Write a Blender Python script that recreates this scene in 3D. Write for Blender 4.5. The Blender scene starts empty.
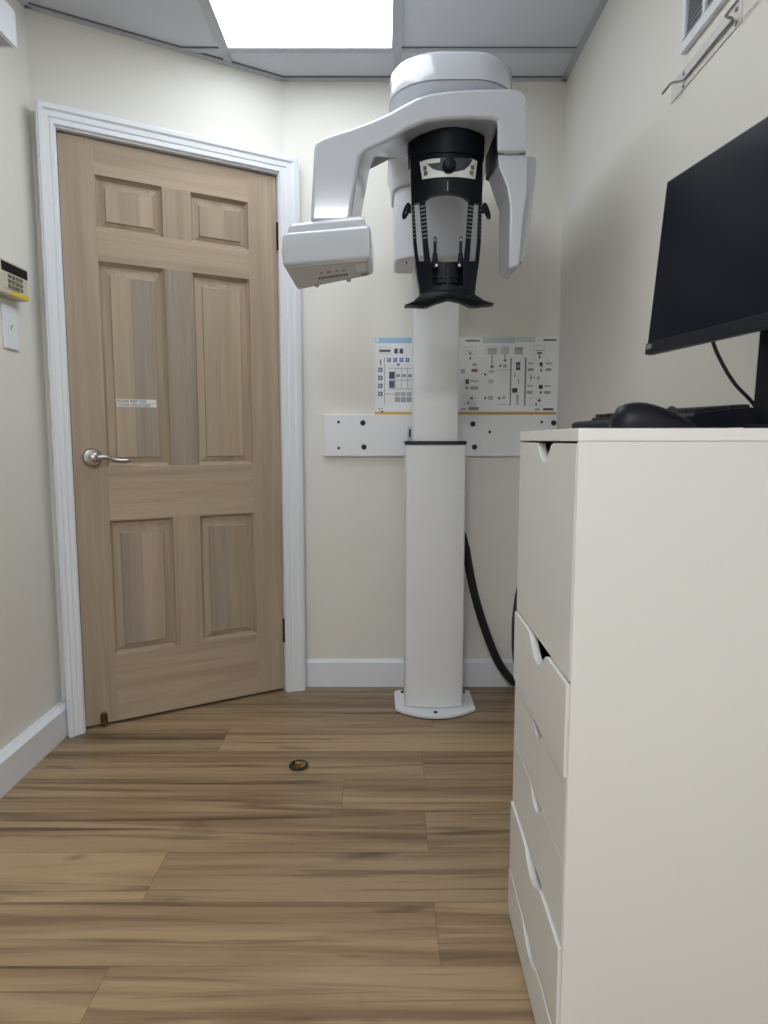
import bpy, bmesh, math, random
from mathutils import Vector, Matrix
random.seed(7)
C = bpy.context.scene.collection
R = math.radians

# ------------------------------------------------------------------ materials
MATS = {}
def mat(name, col, rough=.5, spec=.5, metal=0, bump=0, bscale=200, var=0, emit=None, coat=0, alpha=1, trans=0, vscale=6):
    m = bpy.data.materials.new(name); m.use_nodes = True
    nt = m.node_tree; b = nt.nodes['Principled BSDF']
    b.inputs['Base Color'].default_value = (*col, 1)
    b.inputs['Roughness'].default_value = rough
    b.inputs['Specular IOR Level'].default_value = spec
    b.inputs['Metallic'].default_value = metal
    b.inputs['Coat Weight'].default_value = coat
    b.inputs['Coat Roughness'].default_value = .06
    b.inputs['Transmission Weight'].default_value = trans
    b.inputs['Alpha'].default_value = alpha
    if emit:
        b.inputs['Emission Color'].default_value = (*emit[:3], 1); b.inputs['Emission Strength'].default_value = emit[3]
    tc = nt.nodes.new('ShaderNodeTexCoord')
    if var:
        n = nt.nodes.new('ShaderNodeTexNoise'); n.inputs['Scale'].default_value = vscale; n.inputs['Detail'].default_value = 5
        nt.links.new(tc.outputs['Object'], n.inputs['Vector'])
        mr = nt.nodes.new('ShaderNodeMapRange'); mr.inputs[1].default_value = .3; mr.inputs[2].default_value = .7
        mr.inputs[3].default_value = 1 - var; mr.inputs[4].default_value = 1 + var * .4
        nt.links.new(n.outputs['Fac'], mr.inputs[0])
        mx = nt.nodes.new('ShaderNodeVectorMath'); mx.operation = 'SCALE'; mx.inputs[0].default_value = col
        nt.links.new(mr.outputs[0], mx.inputs['Scale']); nt.links.new(mx.outputs[0], b.inputs['Base Color'])
    if bump:
        n = nt.nodes.new('ShaderNodeTexNoise'); n.inputs['Scale'].default_value = bscale; n.inputs['Detail'].default_value = 3
        nt.links.new(tc.outputs['Object'], n.inputs['Vector'])
        bp = nt.nodes.new('ShaderNodeBump'); bp.inputs['Strength'].default_value = bump; bp.inputs['Distance'].default_value = .002
        nt.links.new(n.outputs['Fac'], bp.inputs['Height']); nt.links.new(bp.outputs[0], b.inputs['Normal'])
    MATS[name] = m
    return m

WALL = mat('cream_wall_paint', (.755, .738, .682), .55, .3, bump=.12, bscale=260, var=.03, vscale=1.5)
WHITEP = mat('white_trim_paint', (.76, .785, .83), .35, .4, bump=.015, bscale=120)
TILE = mat('ceiling_tile', (.61, .625, .67), .9, .1, bump=.3, bscale=350, var=.03)
GRID = mat('ceiling_grid_metal', (.45, .465, .495), .5, .3, var=.02)
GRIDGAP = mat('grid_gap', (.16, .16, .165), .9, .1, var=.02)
GAP = mat('shadow_gap', (.10, .10, .10), .9, .1, var=.02)
LAMP2 = mat('light_diffuser_near', (.95, .96, 1), .4, .3, emit=(.92, .955, 1.0, 35.0), var=.01)
LAMP = mat('light_diffuser', (.95, .96, 1), .4, .3, emit=(.89, .95, 1.0, 4.5), var=.01)
PLASTIC = mat('glossy_white_plastic', (.50, .52, .57), .14, .5, coat=.6, var=.01)
PLASTIC2 = mat('satin_white_plastic', (.55, .56, .60), .35, .4, var=.02)
COLUMN = mat('white_powder_coat', (.76, .775, .805), .38, .4, bump=.05, bscale=300, var=.01)
GREYP = mat('grey_plastic', (.40, .40, .40), .45, .4, var=.03)
BLACK = mat('matt_black_plastic', (.0045, .006, .011), .42, .22, bump=.05, bscale=500, var=.1)
RUBBER = mat('black_rubber', (.010, .010, .012), .5, .4, var=.15)
SCREEN = mat('dark_screen', (.004, .006, .0125), .22, .12, var=.1)
STEEL = mat('brushed_nickel', (.40, .385, .36), .26, .5, metal=1, var=.05)
WIRE = mat('grey_wire', (.34, .34, .35), .35, .5, metal=.8, var=.05)
BRASS = mat('aged_brass', (.42, .27, .09), .35, .5, metal=1, var=.25)
AMBER = mat('amber_brown_metal', (.13, .075, .03), .35, .5, metal=.6, var=.3, vscale=60)
BRONZE = mat('dark_bronze', (.030, .027, .024), .4, .4, metal=.4, var=.2)
CAB = mat('cabinet_white_foil', (.70, .695, .665), .42, .4, bump=.03, bscale=400, var=.01)
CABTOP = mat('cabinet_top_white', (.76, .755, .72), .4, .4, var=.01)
PANELW = mat('console_white', (.84, .85, .82), .4, .3, var=.02)
PANELG = mat('console_slate', (.055, .065, .085), .4, .4, var=.1)
BEIGE = mat('beige_plastic', (.58, .55, .44), .45, .4, var=.02)
YELLOW = mat('yellow_label', (.72, .56, .02), .5, .3, var=.03)
KEYB = mat('key_rubber', (.16, .155, .12), .6, .3, var=.1)
PAPER = mat('white_label', (.72, .73, .72), .5, .3, var=.02)
INK = mat('label_ink', (.12, .13, .17), .6, .2, var=.05)
INKG = mat('grey_ink', (.30, .31, .33), .6, .2, var=.05)
RED = mat('red_light', (.35, .02, .02), .4, .4, var=.05)
GREENB = mat('grey_green_button', (.13, .14, .12), .5, .3, var=.1)
PLATE = mat('clear_plate', (.73, .72, .68), .2, .5, coat=.3, var=.01)
DARKSLOT = mat('dark_slot', (.015, .015, .015), .8, .2, var=.1)
LOUVRE = mat('vent_grey', (.40, .41, .45), .5, .3, var=.05)

def colour_material(name, attr='col', rough=.2, coat=.6):
    m = bpy.data.materials.new(name); m.use_nodes = True; nt = m.node_tree; b = nt.nodes['Principled BSDF']
    a = nt.nodes.new('ShaderNodeAttribute'); a.attribute_name = attr
    nt.links.new(a.outputs['Color'], b.inputs['Base Color'])
    b.inputs['Roughness'].default_value = rough; b.inputs['Coat Weight'].default_value = coat; b.inputs['Coat Roughness'].default_value = .05
    return m
PRINT = colour_material('laminated_print')

def wood(name, light, dark, streak, along, gscale, rough=.45, bump=.1, streaks=.55, coat=0, knots=False):
    """boards carry a colour attribute 'board': R tone, G 1 where the grain runs the other way, B a random offset"""
    m = bpy.data.materials.new(name); m.use_nodes = True; nt = m.node_tree; N = nt.nodes; Lk = nt.links.new
    b = N['Principled BSDF']
    tc = N.new('ShaderNodeTexCoord'); at = N.new('ShaderNodeAttribute'); at.attribute_name = 'board'
    sep = N.new('ShaderNodeSeparateColor'); Lk(at.outputs['Color'], sep.inputs[0])
    xyz = N.new('ShaderNodeSeparateXYZ'); Lk(tc.outputs['Object'], xyz.inputs[0])
    # along-grain and across-grain coordinates
    other = 'Z' if along == 'DOOR' else 'Y'
    if along == 'DOOR':
        mixA = N.new('ShaderNodeMix'); mixA.data_type = 'FLOAT'; Lk(sep.outputs[1], mixA.inputs[0]); Lk(xyz.outputs['Z'], mixA.inputs[2]); Lk(xyz.outputs['X'], mixA.inputs[3])
        mixB = N.new('ShaderNodeMix'); mixB.data_type = 'FLOAT'; Lk(sep.outputs[1], mixB.inputs[0]); Lk(xyz.outputs['X'], mixB.inputs[2]); Lk(xyz.outputs['Z'], mixB.inputs[3])
        al, ac = mixA.outputs[0], mixB.outputs[0]
    else:
        al, ac = xyz.outputs['X'], xyz.outputs['Y']
    off = N.new('ShaderNodeMath'); off.operation = 'MULTIPLY'; off.inputs[1].default_value = 37.0; Lk(sep.outputs[2], off.inputs[0])
    a1 = N.new('ShaderNodeMath'); a1.operation = 'ADD'; Lk(al, a1.inputs[0]); Lk(off.outputs[0], a1.inputs[1])
    cmb = N.new('ShaderNodeCombineXYZ'); Lk(a1.outputs[0], cmb.inputs[0]); Lk(ac, cmb.inputs[1]); Lk(off.outputs[0], cmb.inputs[2])
    def noise(sx, sy, detail, dist, rough_=.55):
        mp = N.new('ShaderNodeMapping'); mp.inputs['Scale'].default_value = (sx, sy, 1); Lk(cmb.outputs[0], mp.inputs[0])
        n = N.new('ShaderNodeTexNoise'); n.inputs['Scale'].default_value = 1; n.inputs['Detail'].default_value = detail
        n.inputs['Distortion'].default_value = dist; n.inputs['Roughness'].default_value = rough_
        Lk(mp.outputs[0], n.inputs['Vector']); return n.outputs['Fac']
    def rng(src, a, b_, c, d):
        r_ = N.new('ShaderNodeMapRange'); Lk(src, r_.inputs[0])
        for i, v in enumerate((a, b_, c, d)): r_.inputs[i + 1].default_value = v
        return r_.outputs[0]
    big = rng(noise(.75 * gscale, 15 * gscale, 4, .8), .42, .64, 0, 1)
    fine = rng(noise(5 * gscale, 190 * gscale, 3, .2), .3, .7, 0, 1)
    stk = rng(noise(.9 * gscale, (21 if along == 'FLOOR' else 30) * gscale, 4, 1.5, .58), .53, .72, 0, 1)
    mx = N.new('ShaderNodeMix'); mx.data_type = 'RGBA'; Lk(big, mx.inputs[0]); mx.inputs[6].default_value = (*light, 1); mx.inputs[7].default_value = (*dark, 1)
    f2 = N.new('ShaderNodeMath'); f2.operation = 'MULTIPLY'; f2.inputs[1].default_value = streaks; Lk(stk, f2.inputs[0])
    mx2 = N.new('ShaderNodeMix'); mx2.data_type = 'RGBA'; Lk(f2.outputs[0], mx2.inputs[0]); Lk(mx.outputs[2], mx2.inputs[6]); mx2.inputs[7].default_value = (*streak, 1)
    src = mx2.outputs[2]
    if knots:
        mp = N.new('ShaderNodeMapping'); mp.inputs['Scale'].default_value = (2.6, 8, 1); Lk(cmb.outputs[0], mp.inputs[0])
        n0 = N.new('ShaderNodeTexNoise'); n0.inputs['Scale'].default_value = 1.2; n0.inputs['Detail'].default_value = 2; n0.inputs['Distortion'].default_value = .6
        Lk(mp.outputs[0], n0.inputs['Vector'])
        kf = rng(n0.outputs['Fac'], .66, .80, 0, .75)
        mk = N.new('ShaderNodeMix'); mk.data_type = 'RGBA'; Lk(kf, mk.inputs[0]); Lk(src, mk.inputs[6]); mk.inputs[7].default_value = (streak[0] * .62, streak[1] * .58, streak[2] * .55, 1)
        src = mk.outputs[2]
    tone = N.new('ShaderNodeVectorMath'); tone.operation = 'SCALE'; Lk(src, tone.inputs[0])
    t1 = rng(sep.outputs[0], 0, 1, .55, 1.45)
    t2 = rng(fine, 0, 1, .93, 1.05)
    t3 = N.new('ShaderNodeMath'); t3.operation = 'MULTIPLY'; Lk(t1, t3.inputs[0]); Lk(t2, t3.inputs[1]); Lk(t3.outputs[0], tone.inputs['Scale'])
    # greyer where alpha-like channel says so: a low tone also loses saturation
    hs = N.new('ShaderNodeHueSaturation'); Lk(tone.outputs[0], hs.inputs['Color'])
    Lk(rng(sep.outputs[0], .2, .42, .72, 1.0), hs.inputs['Saturation'])
    Lk(hs.outputs[0], b.inputs['Base Color'])
    b.inputs['Roughness'].default_value = rough; b.inputs['Specular IOR Level'].default_value = .35
    bp = N.new('ShaderNodeBump'); bp.inputs['Strength'].default_value = bump; bp.inputs['Distance'].default_value = .001
    Lk(fine, bp.inputs['Height']); Lk(bp.outputs[0], b.inputs['Normal'])
    return m
DOORWOOD = wood('unfinished_door_wood', (.420, .326, .236), (.345, .263, .186), (.262, .195, .135), 'DOOR', 1.0, .6, .1, .45)
FLOORWOOD = wood('plank_floor_wood', (.375, .262, .150), (.205, .132, .072), (.075, .044, .024), 'FLOOR', .85, .36, .08, .85, knots=True)

# ------------------------------------------------------------------ mesh helpers
def BM(): return bmesh.new()
def box(bm, x0, x1, y0, y1, z0, z1, M=None):
    v = [bm.verts.new((x, y, z)) for x in (x0, x1) for y in (y0, y1) for z in (z0, z1)]
    f = [(0, 1, 3, 2), (4, 6, 7, 5), (0, 4, 5, 1), (2, 3, 7, 6), (0, 2, 6, 4), (1, 5, 7, 3)]
    fs = [bm.faces.new([v[i] for i in q]) for q in f]
    if M: bmesh.ops.transform(bm, matrix=M, verts=v)
    return fs
def loft(bm, rings, caps=True, close=True):
    V = [[bm.verts.new(p) for p in r] for r in rings]; n = len(V[0]); fs = []
    for a, b in zip(V, V[1:]):
        for i in range(n if close else n - 1):
            j = (i + 1) % n; fs.append(bm.faces.new((a[i], a[j], b[j], b[i])))
    if caps:
        fs.append(bm.faces.new(V[0][::-1])); fs.append(bm.faces.new(V[-1]))
    bmesh.ops.recalc_face_normals(bm, faces=fs)
    return fs
def prism_y(bm, pts, y0, y1): return loft(bm, [[(x, y0, z) for x, z in pts], [(x, y1, z) for x, z in pts]])
def prism_x(bm, pts, x0, x1): return loft(bm, [[(x0, y, z) for y, z in pts], [(x1, y, z) for y, z in pts]])
def prism_z(bm, pts, z0, z1): return loft(bm, [[(x, y, z0) for x, y in pts], [(x, y, z1) for x, y in pts]])
def rrect(x0, x1, y0, y1, r, n=6):
    if not isinstance(r, (tuple, list)): r = (r,) * 4
    out = []
    for (cx, cy, a, q) in ((x1 - r[0], y1 - r[0], 0, r[0]), (x0 + r[1], y1 - r[1], 90, r[1]), (x0 + r[2], y0 + r[2], 180, r[2]), (x1 - r[3], y0 + r[3], 270, r[3])):
        for k in range(n + 1):
            t = R(a + 90 * k / n); out.append((cx + q * math.cos(t), cy + q * math.sin(t)))
    return out
def tube(bm, pts, r, n=10, closed=False):
    pts = [Vector(p) for p in pts]; m = len(pts); rings = []
    up = None
    for i, p in enumerate(pts):
        if closed: t = (pts[(i + 1) % m] - pts[i - 1]).normalized()
        else: t = (pts[min(i + 1, m - 1)] - pts[max(i - 1, 0)]).normalized()
        if up is None: up = t.orthogonal().normalized()
        up = (up - t * up.dot(t)).normalized(); s = t.cross(up)
        rr = r[i] if isinstance(r, (list, tuple)) else r
        rings.append([tuple(p + (up * math.cos(2 * math.pi * k / n) + s * math.sin(2 * math.pi * k / n)) * rr) for k in range(n)])
    if closed:
        V = [[bm.verts.new(p) for p in q] for q in rings]; fs = []
        for a, b in zip(V, V[1:] + V[:1]):
            for i in range(n): fs.append(bm.faces.new((a[i], a[(i + 1) % n], b[(i + 1) % n], b[i])))
        bmesh.ops.recalc_face_normals(bm, faces=fs); return fs
    return loft(bm, rings)
def spline(pts, k=8):
    pts = [Vector(p) for p in pts]; P = [2 * pts[0] - pts[1]] + pts + [2 * pts[-1] - pts[-2]]; out = []
    for i in range(1, len(P) - 2):
        for j in range(k):
            t = j / k; a, b, c, d = P[i - 1:i + 3]
            out.append(.5 * ((2 * b) + (c - a) * t + (2 * a - 5 * b + 4 * c - d) * t * t + (3 * b - a - 3 * c + d) * t ** 3))
    out.append(P[-2]); return out
def lathe(bm, prof, M, n=24):
    """profile of (radius, height) turned about local z, then placed by M"""
    rings = [[tuple(M @ Vector((max(r, 1e-4) * math.cos(2 * math.pi * k / n), max(r, 1e-4) * math.sin(2 * math.pi * k / n), h))) for k in range(n)] for r, h in prof]
    return loft(bm, rings)
def aim(origin, z):
    q = Vector(z).to_track_quat('Z', 'Y'); return Matrix.Translation(origin) @ q.to_matrix().to_4x4()

def obj(name, bm, m, parent=None, bevel=0, seg=3, smooth=True, local=False, ang=35):
    me = bpy.data.meshes.new(name); bm.to_mesh(me); bm.free()
    for x in (m if isinstance(m, (list, tuple)) else [m]): me.materials.append(x)
    o = bpy.data.objects.new(name, me); C.objects.link(o)
    root = parent
    while root is not None and root.parent is not None: root = root.parent
    if parent is not None:
        o.parent = parent
        if not local: me.transform(Matrix.Translation(-root.location))
    else:
        if not local:
            xs = [v.co for v in me.vertices]
            c0 = Vector(((min(v.x for v in xs) + max(v.x for v in xs)) / 2, (min(v.y for v in xs) + max(v.y for v in xs)) / 2, min(v.z for v in xs)))
            me.transform(Matrix.Translation(-c0)); o.location = c0
    if smooth:
        for p in me.polygons: p.use_smooth = True
        if bevel:
            md = o.modifiers.new('bevel', 'BEVEL'); md.width = bevel; md.segments = seg; md.limit_method = 'ANGLE'; md.angle_limit = R(ang); md.harden_normals = True
        else:
            me.set_sharp_from_angle(angle=R(ang))
    return o
def empty(name, loc, rotz=0):
    o = bpy.data.objects.new(name, None); C.objects.link(o); o.location = loc; o.rotation_euler = (0, 0, rotz); o.empty_display_size = .1
    return o
def tag(o, label, cat, group=None):
    o['label'] = label; o['category'] = cat
    if group: o['group'] = group
    return o
def struct(o): o['kind'] = 'structure'; return o
def colours(o, fn, name):
    me = o.data; a = me.color_attributes.new(name, 'FLOAT_COLOR', 'CORNER')
    for p in me.polygons:
        col = fn(p)
        for li in p.loop_indices: a.data[li].color = (*col, 1)
def text(name, s, size, M, m, parent, local=False):
    cu = bpy.data.curves.new(name, 'FONT'); cu.body = s; cu.size = size; cu.extrude = .0001; cu.offset = size * .022; cu.align_x = 'LEFT'
    t = bpy.data.objects.new(name, cu); C.objects.link(t)
    dg = bpy.context.evaluated_depsgraph_get(); me = bpy.data.meshes.new_from_object(t.evaluated_get(dg))
    bpy.data.objects.remove(t)
    me.transform(M)
    bm = BM(); bm.from_mesh(me); bpy.data.meshes.remove(me)
    return obj(name, bm, m, parent, smooth=False, local=local)

# ------------------------------------------------------------------ room
XL, XR, YB, YF, ZC = -1.150, .707, 2.745, -2.3, 2.4165
U = Vector((.8659, .5003, 0)); NV = Vector((.5003, -.8659, 0)); D0 = Vector((-1.0698, 2.3087, 0)); DANG = math.atan2(U.y, U.x)
def dw(u, n, z): return D0 + U * u + NV * n + Vector((0, 0, z))       # diagonal wall frame: along, out of the wall, up
WN = -.036
# the corners of the room at the diagonal wall
a_ = (XL - (D0.x + NV.x * WN)) / U.x; PA = dw(a_, WN, 0)
b_ = (YB - (D0.y + NV.y * WN)) / U.y; PB = dw(b_, WN, 0)
T = .10
bm = BM(); box(bm, XL - T, XL, YF - T, PA.y, 0, ZC); struct(obj('wall_left', bm, WALL, smooth=False))
bm = BM(); prism_z(bm, [(PA.x, PA.y), (PB.x, PB.y), (PB.x - NV.x * T, PB.y - NV.y * T), (PA.x - NV.x * T, PA.y - NV.y * T)], 0, ZC); struct(obj('wall_diagonal', bm, WALL, smooth=False))
bm = BM(); box(bm, PB.x, XR + T, YB, YB + T, 0, ZC); struct(obj('wall_back', bm, WALL, smooth=False))
bm = BM(); box(bm, XR, XR + T, YF - T, YB, 0, ZC); struct(obj('wall_right', bm, WALL, smooth=False))
bm = BM(); box(bm, XL, XR, YF - T, YF, 0, ZC); struct(obj('wall_front', bm, WALL, smooth=False))

# floor: planks 18.4 cm wide laid across the room
bm = BM(); boards = []
row0 = 2.327; pitch = .184
ends = {0: -.556, 1: .127, 2: -.12, 3: .115, 4: -.547, 5: .114, 6: -.544, -1: .182, -2: -.75}
tones = {(0, 0): .40, (0, 1): .62, (1, 0): .52, (1, 1): .60, (2, 0): .50, (2, 1): .56, (3, 0): .48, (3, 1): .40, (4, 0): .62, (4, 1): .40, (5, 0): .50, (5, 1): .58, (6, 0): .47, (6, 1): .50, (-1, 0): .50, (-1, 1): .36}
PLK = 1.33
k = -3
while row0 - pitch * k > YF:
    y1 = min(row0 - pitch * k, YB + .02); y0 = row0 - pitch * (k + 1)
    e = ends.get(k, random.uniform(-1, .4))
    xs = sorted([e + PLK * i for i in range(-3, 4)]); i0 = xs.index(e)
    for i in range(len(xs) - 1):
        xa, xb = max(xs[i], XL - .02), min(xs[i + 1], XR + .02)
        if xb <= xa: continue
        side = 0 if i < i0 else 1
        tone = tones.get((k, side), random.uniform(.38, .62))
        g = .0004
        vs = [bm.verts.new(p) for p in ((xa + g, y0 + g, 0), (xb - g, y0 + g, 0), (xb - g, y1 - g, 0), (xa + g, y1 - g, 0))]
        bm.faces.new(vs); boards.append((tone, 0, random.random()))
    k += 1
nb = len(boards)
box(bm, XL - T, XR + T, YF - T, YB + T, -.05, -.0015)
fl = obj('floor', bm, [FLOORWOOD, mat('plank_joint', (.13, .09, .055), .8, .2, var=.05)], smooth=False)
fl.data.polygons.foreach_set('material_index', [0 if i < nb else 1 for i in range(len(fl.data.polygons))])
colours(fl, lambda p: boards[p.index] if p.index < nb else (.2, 0, 0), 'board')
struct(fl)

# ceiling: lay-in tiles with a T grid, pitch 61 cm; grid lines run through x = .052 and y = 2.545
gx = [.052 - .622, .052, .052 + .61]; gy = [2.545 - .61 * i for i in range(9)]
bm = BM(); box(bm, XL - T, XR + T, YF - T, YB + T, ZC + .008, ZC + .06)
ceil = struct(obj('ceiling', bm, TILE, smooth=False))
bm = BM()
w = .0125
for x in (gx[0] - .61 + .02, gx[0], gx[1]): box(bm, x - w, x + w, YF, YB, ZC, ZC + .009)
for y in gy: box(bm, XL, XR, y - w, y + w, ZC + .0004, ZC + .009)
obj('ceiling_grid', bm, GRID, ceil, smooth=False)
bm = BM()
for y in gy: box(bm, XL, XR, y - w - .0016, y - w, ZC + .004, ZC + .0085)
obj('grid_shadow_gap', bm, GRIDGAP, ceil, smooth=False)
# wall angle under the tiles
bm = BM()
h = .018; d = .02
box(bm, XR - d, XR, YF, YB, ZC - .002, ZC + .009)
box(bm, PB.x, XR, YB - d, YB, ZC - .002, ZC + .009)
prism_z(bm, [tuple(dw(a_, WN, 0).xy), tuple(dw(b_, WN, 0).xy), tuple(dw(b_, WN + d, 0).xy), tuple(dw(a_, WN + d, 0).xy)], ZC - .002, ZC + .009)
box(bm, XL, XL + d, YF, PA.y, ZC - .002, ZC + .009)
struct(obj('trim_1', bm, GRID, smooth=False))
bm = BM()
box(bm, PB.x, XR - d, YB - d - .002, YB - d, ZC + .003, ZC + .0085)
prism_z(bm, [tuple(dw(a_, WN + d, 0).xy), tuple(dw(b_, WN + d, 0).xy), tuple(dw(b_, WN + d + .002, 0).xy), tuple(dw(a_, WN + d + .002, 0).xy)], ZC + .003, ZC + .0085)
struct(obj('wall_angle_shade_line', bm, GRIDGAP, smooth=False))  # dark strips stand in for the shade line between tiles and wall angle

def ceiling_light(x0, x1, y0, y1, label, lamp):
    t = empty('ceiling_light', ((x0 + x1) / 2, (y0 + y1) / 2, ZC)); tag(t, label, 'light')
    bm = BM(); box(bm, x0 + .004, x1 - .004, y0 + .004, y1 - .004, ZC + .001, ZC + .006); obj('diffuser', bm, lamp, t, smooth=False)
    bm = BM()
    f = .010
    box(bm, x0, x1, y0, y0 + f, ZC - .002, ZC + .0075); box(bm, x0, x1, y1 - f, y1, ZC - .002, ZC + .0075)
    box(bm, x0, x0 + f, y0 + f, y1 - f, ZC - .002, ZC + .0075); box(bm, x1 - f, x1, y0 + f, y1 - f, ZC - .002, ZC + .0075)
    obj('frame', bm, GRID, t, smooth=False)
ceiling_light(gx[0] + w, gx[1] - w, gy[2] + w, gy[0] - w, 'bright white flat panel light set in the ceiling beside the x-ray machine', LAMP)
ceiling_light(gx[0] + w, gx[1] - w, gy[6] + w, gy[5] - w, 'bright white flat panel light in the ceiling at the near end of the room', LAMP2)

# baseboards
def baseboard(name, pts, hgt, t):
    bm = BM()
    for (p, q) in zip(pts, pts[1:]):
        p, q = Vector(p), Vector(q); dd = (q - p).normalized(); nn = Vector((dd.y, -dd.x))
        prof = [(0, 0), (t, 0), (t, hgt - .012), (t * .45, hgt), (0, hgt)]
        loft(bm, [[(p.x + nn.x * a, p.y + nn.y * a, z) for a, z in prof], [(q.x + nn.x * a, q.y + nn.y * a, z) for a, z in prof]])
    return struct(obj(name, bm, WHITEP, smooth=False))
baseboard('baseboard_back', [(PB.x + .045, YB), (XR, YB)], .117, .014)
baseboard('baseboard_left', [(XL, YF), (XL, PA.y - .005)], .112, .034)
baseboard('baseboard_right', [(XR, YB - .014), (XR, YF)], .112, .014)

# ------------------------------------------------------------------ door (local frame: x along the wall, y into it, z up)
DW = .757
SC = .11; ML0, ML1 = .33, .43
zs = [.012, .26, .752, .945, 1.648, 1.757, 1.930, 2.042]
pieces = []
bm = BM()
def piece(x0, x1, z0, z1, tone, horiz):
    e = .00012
    n0 = len(bm.faces); box(bm, x0 + e * (x0 > 0), x1 - e * (x1 < DW), 0, .034, z0 + e * (z0 > .012), z1 - e * (z1 < 2.04)); bm.faces.ensure_lookup_table()
    pieces.extend([(tone, horiz, random.random())] * (len(bm.faces) - n0))
piece(0, SC, zs[0], zs[7], .44, 0); piece(.645, DW, zs[0], zs[7], .50, 0)
piece(SC, .645, zs[6], zs[7], .50, 1); piece(SC, .645, zs[4], zs[5], .50, 1); piece(SC, .645, zs[2], zs[3], .52, 1); piece(SC, .645, zs[0], zs[1], .53, 1)
piece(ML0, ML1, zs[5], zs[6], .46, 0); piece(ML0, ML1, zs[3], zs[4], .25, 0); piece(ML0, ML1, zs[1], zs[2], .46, 0)
door = obj('door_1', bm, DOORWOOD, local=True, bevel=0, smooth=False)
colours(door, lambda p: pieces[p.index], 'board')
door.location = D0; door.rotation_euler = (0, 0, DANG); struct(door)
door['label'] = 'unfinished six-panel wooden door in the diagonal corner wall'
def raised_panel(x0, x1, z0, z1, tns):
    bm = BM(); tt = []
    m_ = .011; dp = .018; mg = (.034, .03, .044) if z1 - z0 > .3 else (.03, .024, .036)
    # sticking around the opening
    o = [(x0, z0), (x1, z0), (x1, z1), (x0, z1)]; i = [(x0 + m_, z0 + m_), (x1 - m_, z0 + m_), (x1 - m_, z1 - m_), (x0 + m_, z1 - m_)]
    mid = [(x0 + m_ * .35, z0 + m_ * .35), (x1 - m_ * .35, z0 + m_ * .35), (x1 - m_ * .35, z1 - m_ * .35), (x0 + m_ * .35, z1 - m_ * .35)]
    fx0, fx1, fz0, fz1 = x0 + mg[0], x1 - mg[0], z0 + mg[1], z1 - mg[2]
    fo = [(fx0, fz0), (fx1, fz0), (fx1, fz1), (fx0, fz1)]
    rings = [[(x, 0, z) for x, z in o], [(x, .010, z) for x, z in mid], [(x, dp, z) for x, z in i], [(x, .0125, z) for x, z in fo]]
    n_ = 4
    for ra, rb in zip(rings, rings[1:]):
        for q in range(n_):
            s = (q + 1) % n_
            bm.faces.new([bm.verts.new(v) for v in (ra[q], ra[s], rb[s], rb[q])]); tt.append((tns[0] if q in (0, 2) or True else tns[-1], 1 if q in (0, 2) and rb is rings[2] else 0, random.random() if q < 9 else 0))
    # step of the raised field and the glued-up boards of the field
    e = .003
    for q in range(n_):
        s = (q + 1) % n_; A, B = fo[q], fo[s]
        fi = [(fx0 + e, fz0 + e), (fx1 - e, fz0 + e), (fx1 - e, fz1 - e), (fx0 + e, fz1 - e)]
        bm.faces.new([bm.verts.new(v) for v in ((A[0], .0125, A[1]), (B[0], .0125, B[1]), (fi[s][0], .0075, fi[s][1]), (fi[q][0], .0075, fi[q][1]))]); tt.append((.30, 0, .3))
    cuts = [0] + [t[0] for t in tns[1]] + [1]
    for c0, c1, tn in zip(cuts, cuts[1:], tns[2]):
        xa, xb = fx0 + e + (fx1 - fx0 - 2 * e) * c0, fx0 + e + (fx1 - fx0 - 2 * e) * c1
        bm.faces.new([bm.verts.new(v) for v in ((xa, .0075, fz0 + e), (xb, .0075, fz0 + e), (xb, .0075, fz1 - e), (xa, .0075, fz1 - e))]); tt.append((tn, 0, random.random()))
    p = obj('raised_panel', bm, DOORWOOD, door, smooth=False, local=True)
    colours(p, lambda f: tt[f.index], 'board')
X2, X3 = .43, .645
raised_panel(SC, ML0, zs[5], zs[6], (.44, [(.72,)], (.46, .52)))
raised_panel(X2, X3, zs[5], zs[6], (.40, [(.5,)], (.42, .44)))
raised_panel(SC, ML0, zs[3], zs[4], (.46, [(.45,)], (.54, .27)))
raised_panel(X2, X3, zs[3], zs[4], (.47, [(.42,)], (.40, .52)))
raised_panel(SC, ML0, zs[1], zs[2], (.42, [(.48,)], (.28, .50)))
raised_panel(X2, X3, zs[1], zs[2], (.42, [(.52,)], (.28, .42)))
# a dark backing so the gap round the leaf reads as a gap
# lever handle
h = bpy.data.objects.new('door_handle', None); C.objects.link(h); h.parent = door; h.empty_display_size = .05
hx, hz = .062, .978
bm = BM(); lathe(bm, [(0, -.002), (.033, 0), (.033, .004), (.028, .010), (.020, .012), (0, .012)], aim((hx, 0, hz), (0, -1, 0)), 32)
lathe(bm, [(.013, .010), (.012, .045), (.016, .048), (.016, .060), (.010, .064), (0, .064)], aim((hx, 0, hz), (0, -1, 0)), 24)
obj('rosette', bm, STEEL, h, local=True)
bm = BM(); path = spline([(hx, -.054, hz), (hx + .035, -.055, hz + .001), (hx + .065, -.052, hz - .008), (hx + .095, -.050, hz - .012), (hx + .118, -.048, hz - .010)], 6)
rr = [.010, .0098, .0095, .0092, .009, .0085, .008, .0075, .007, .0068, .0066, .0066, .0068, .0070, .0072, .0074, .0076, .0078, .0078, .0078, .0076, .0072, .0066, .0056, .004]
tube(bm, path, rr[:len(path)], 12); obj('lever', bm, STEEL, h, local=True)
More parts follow.
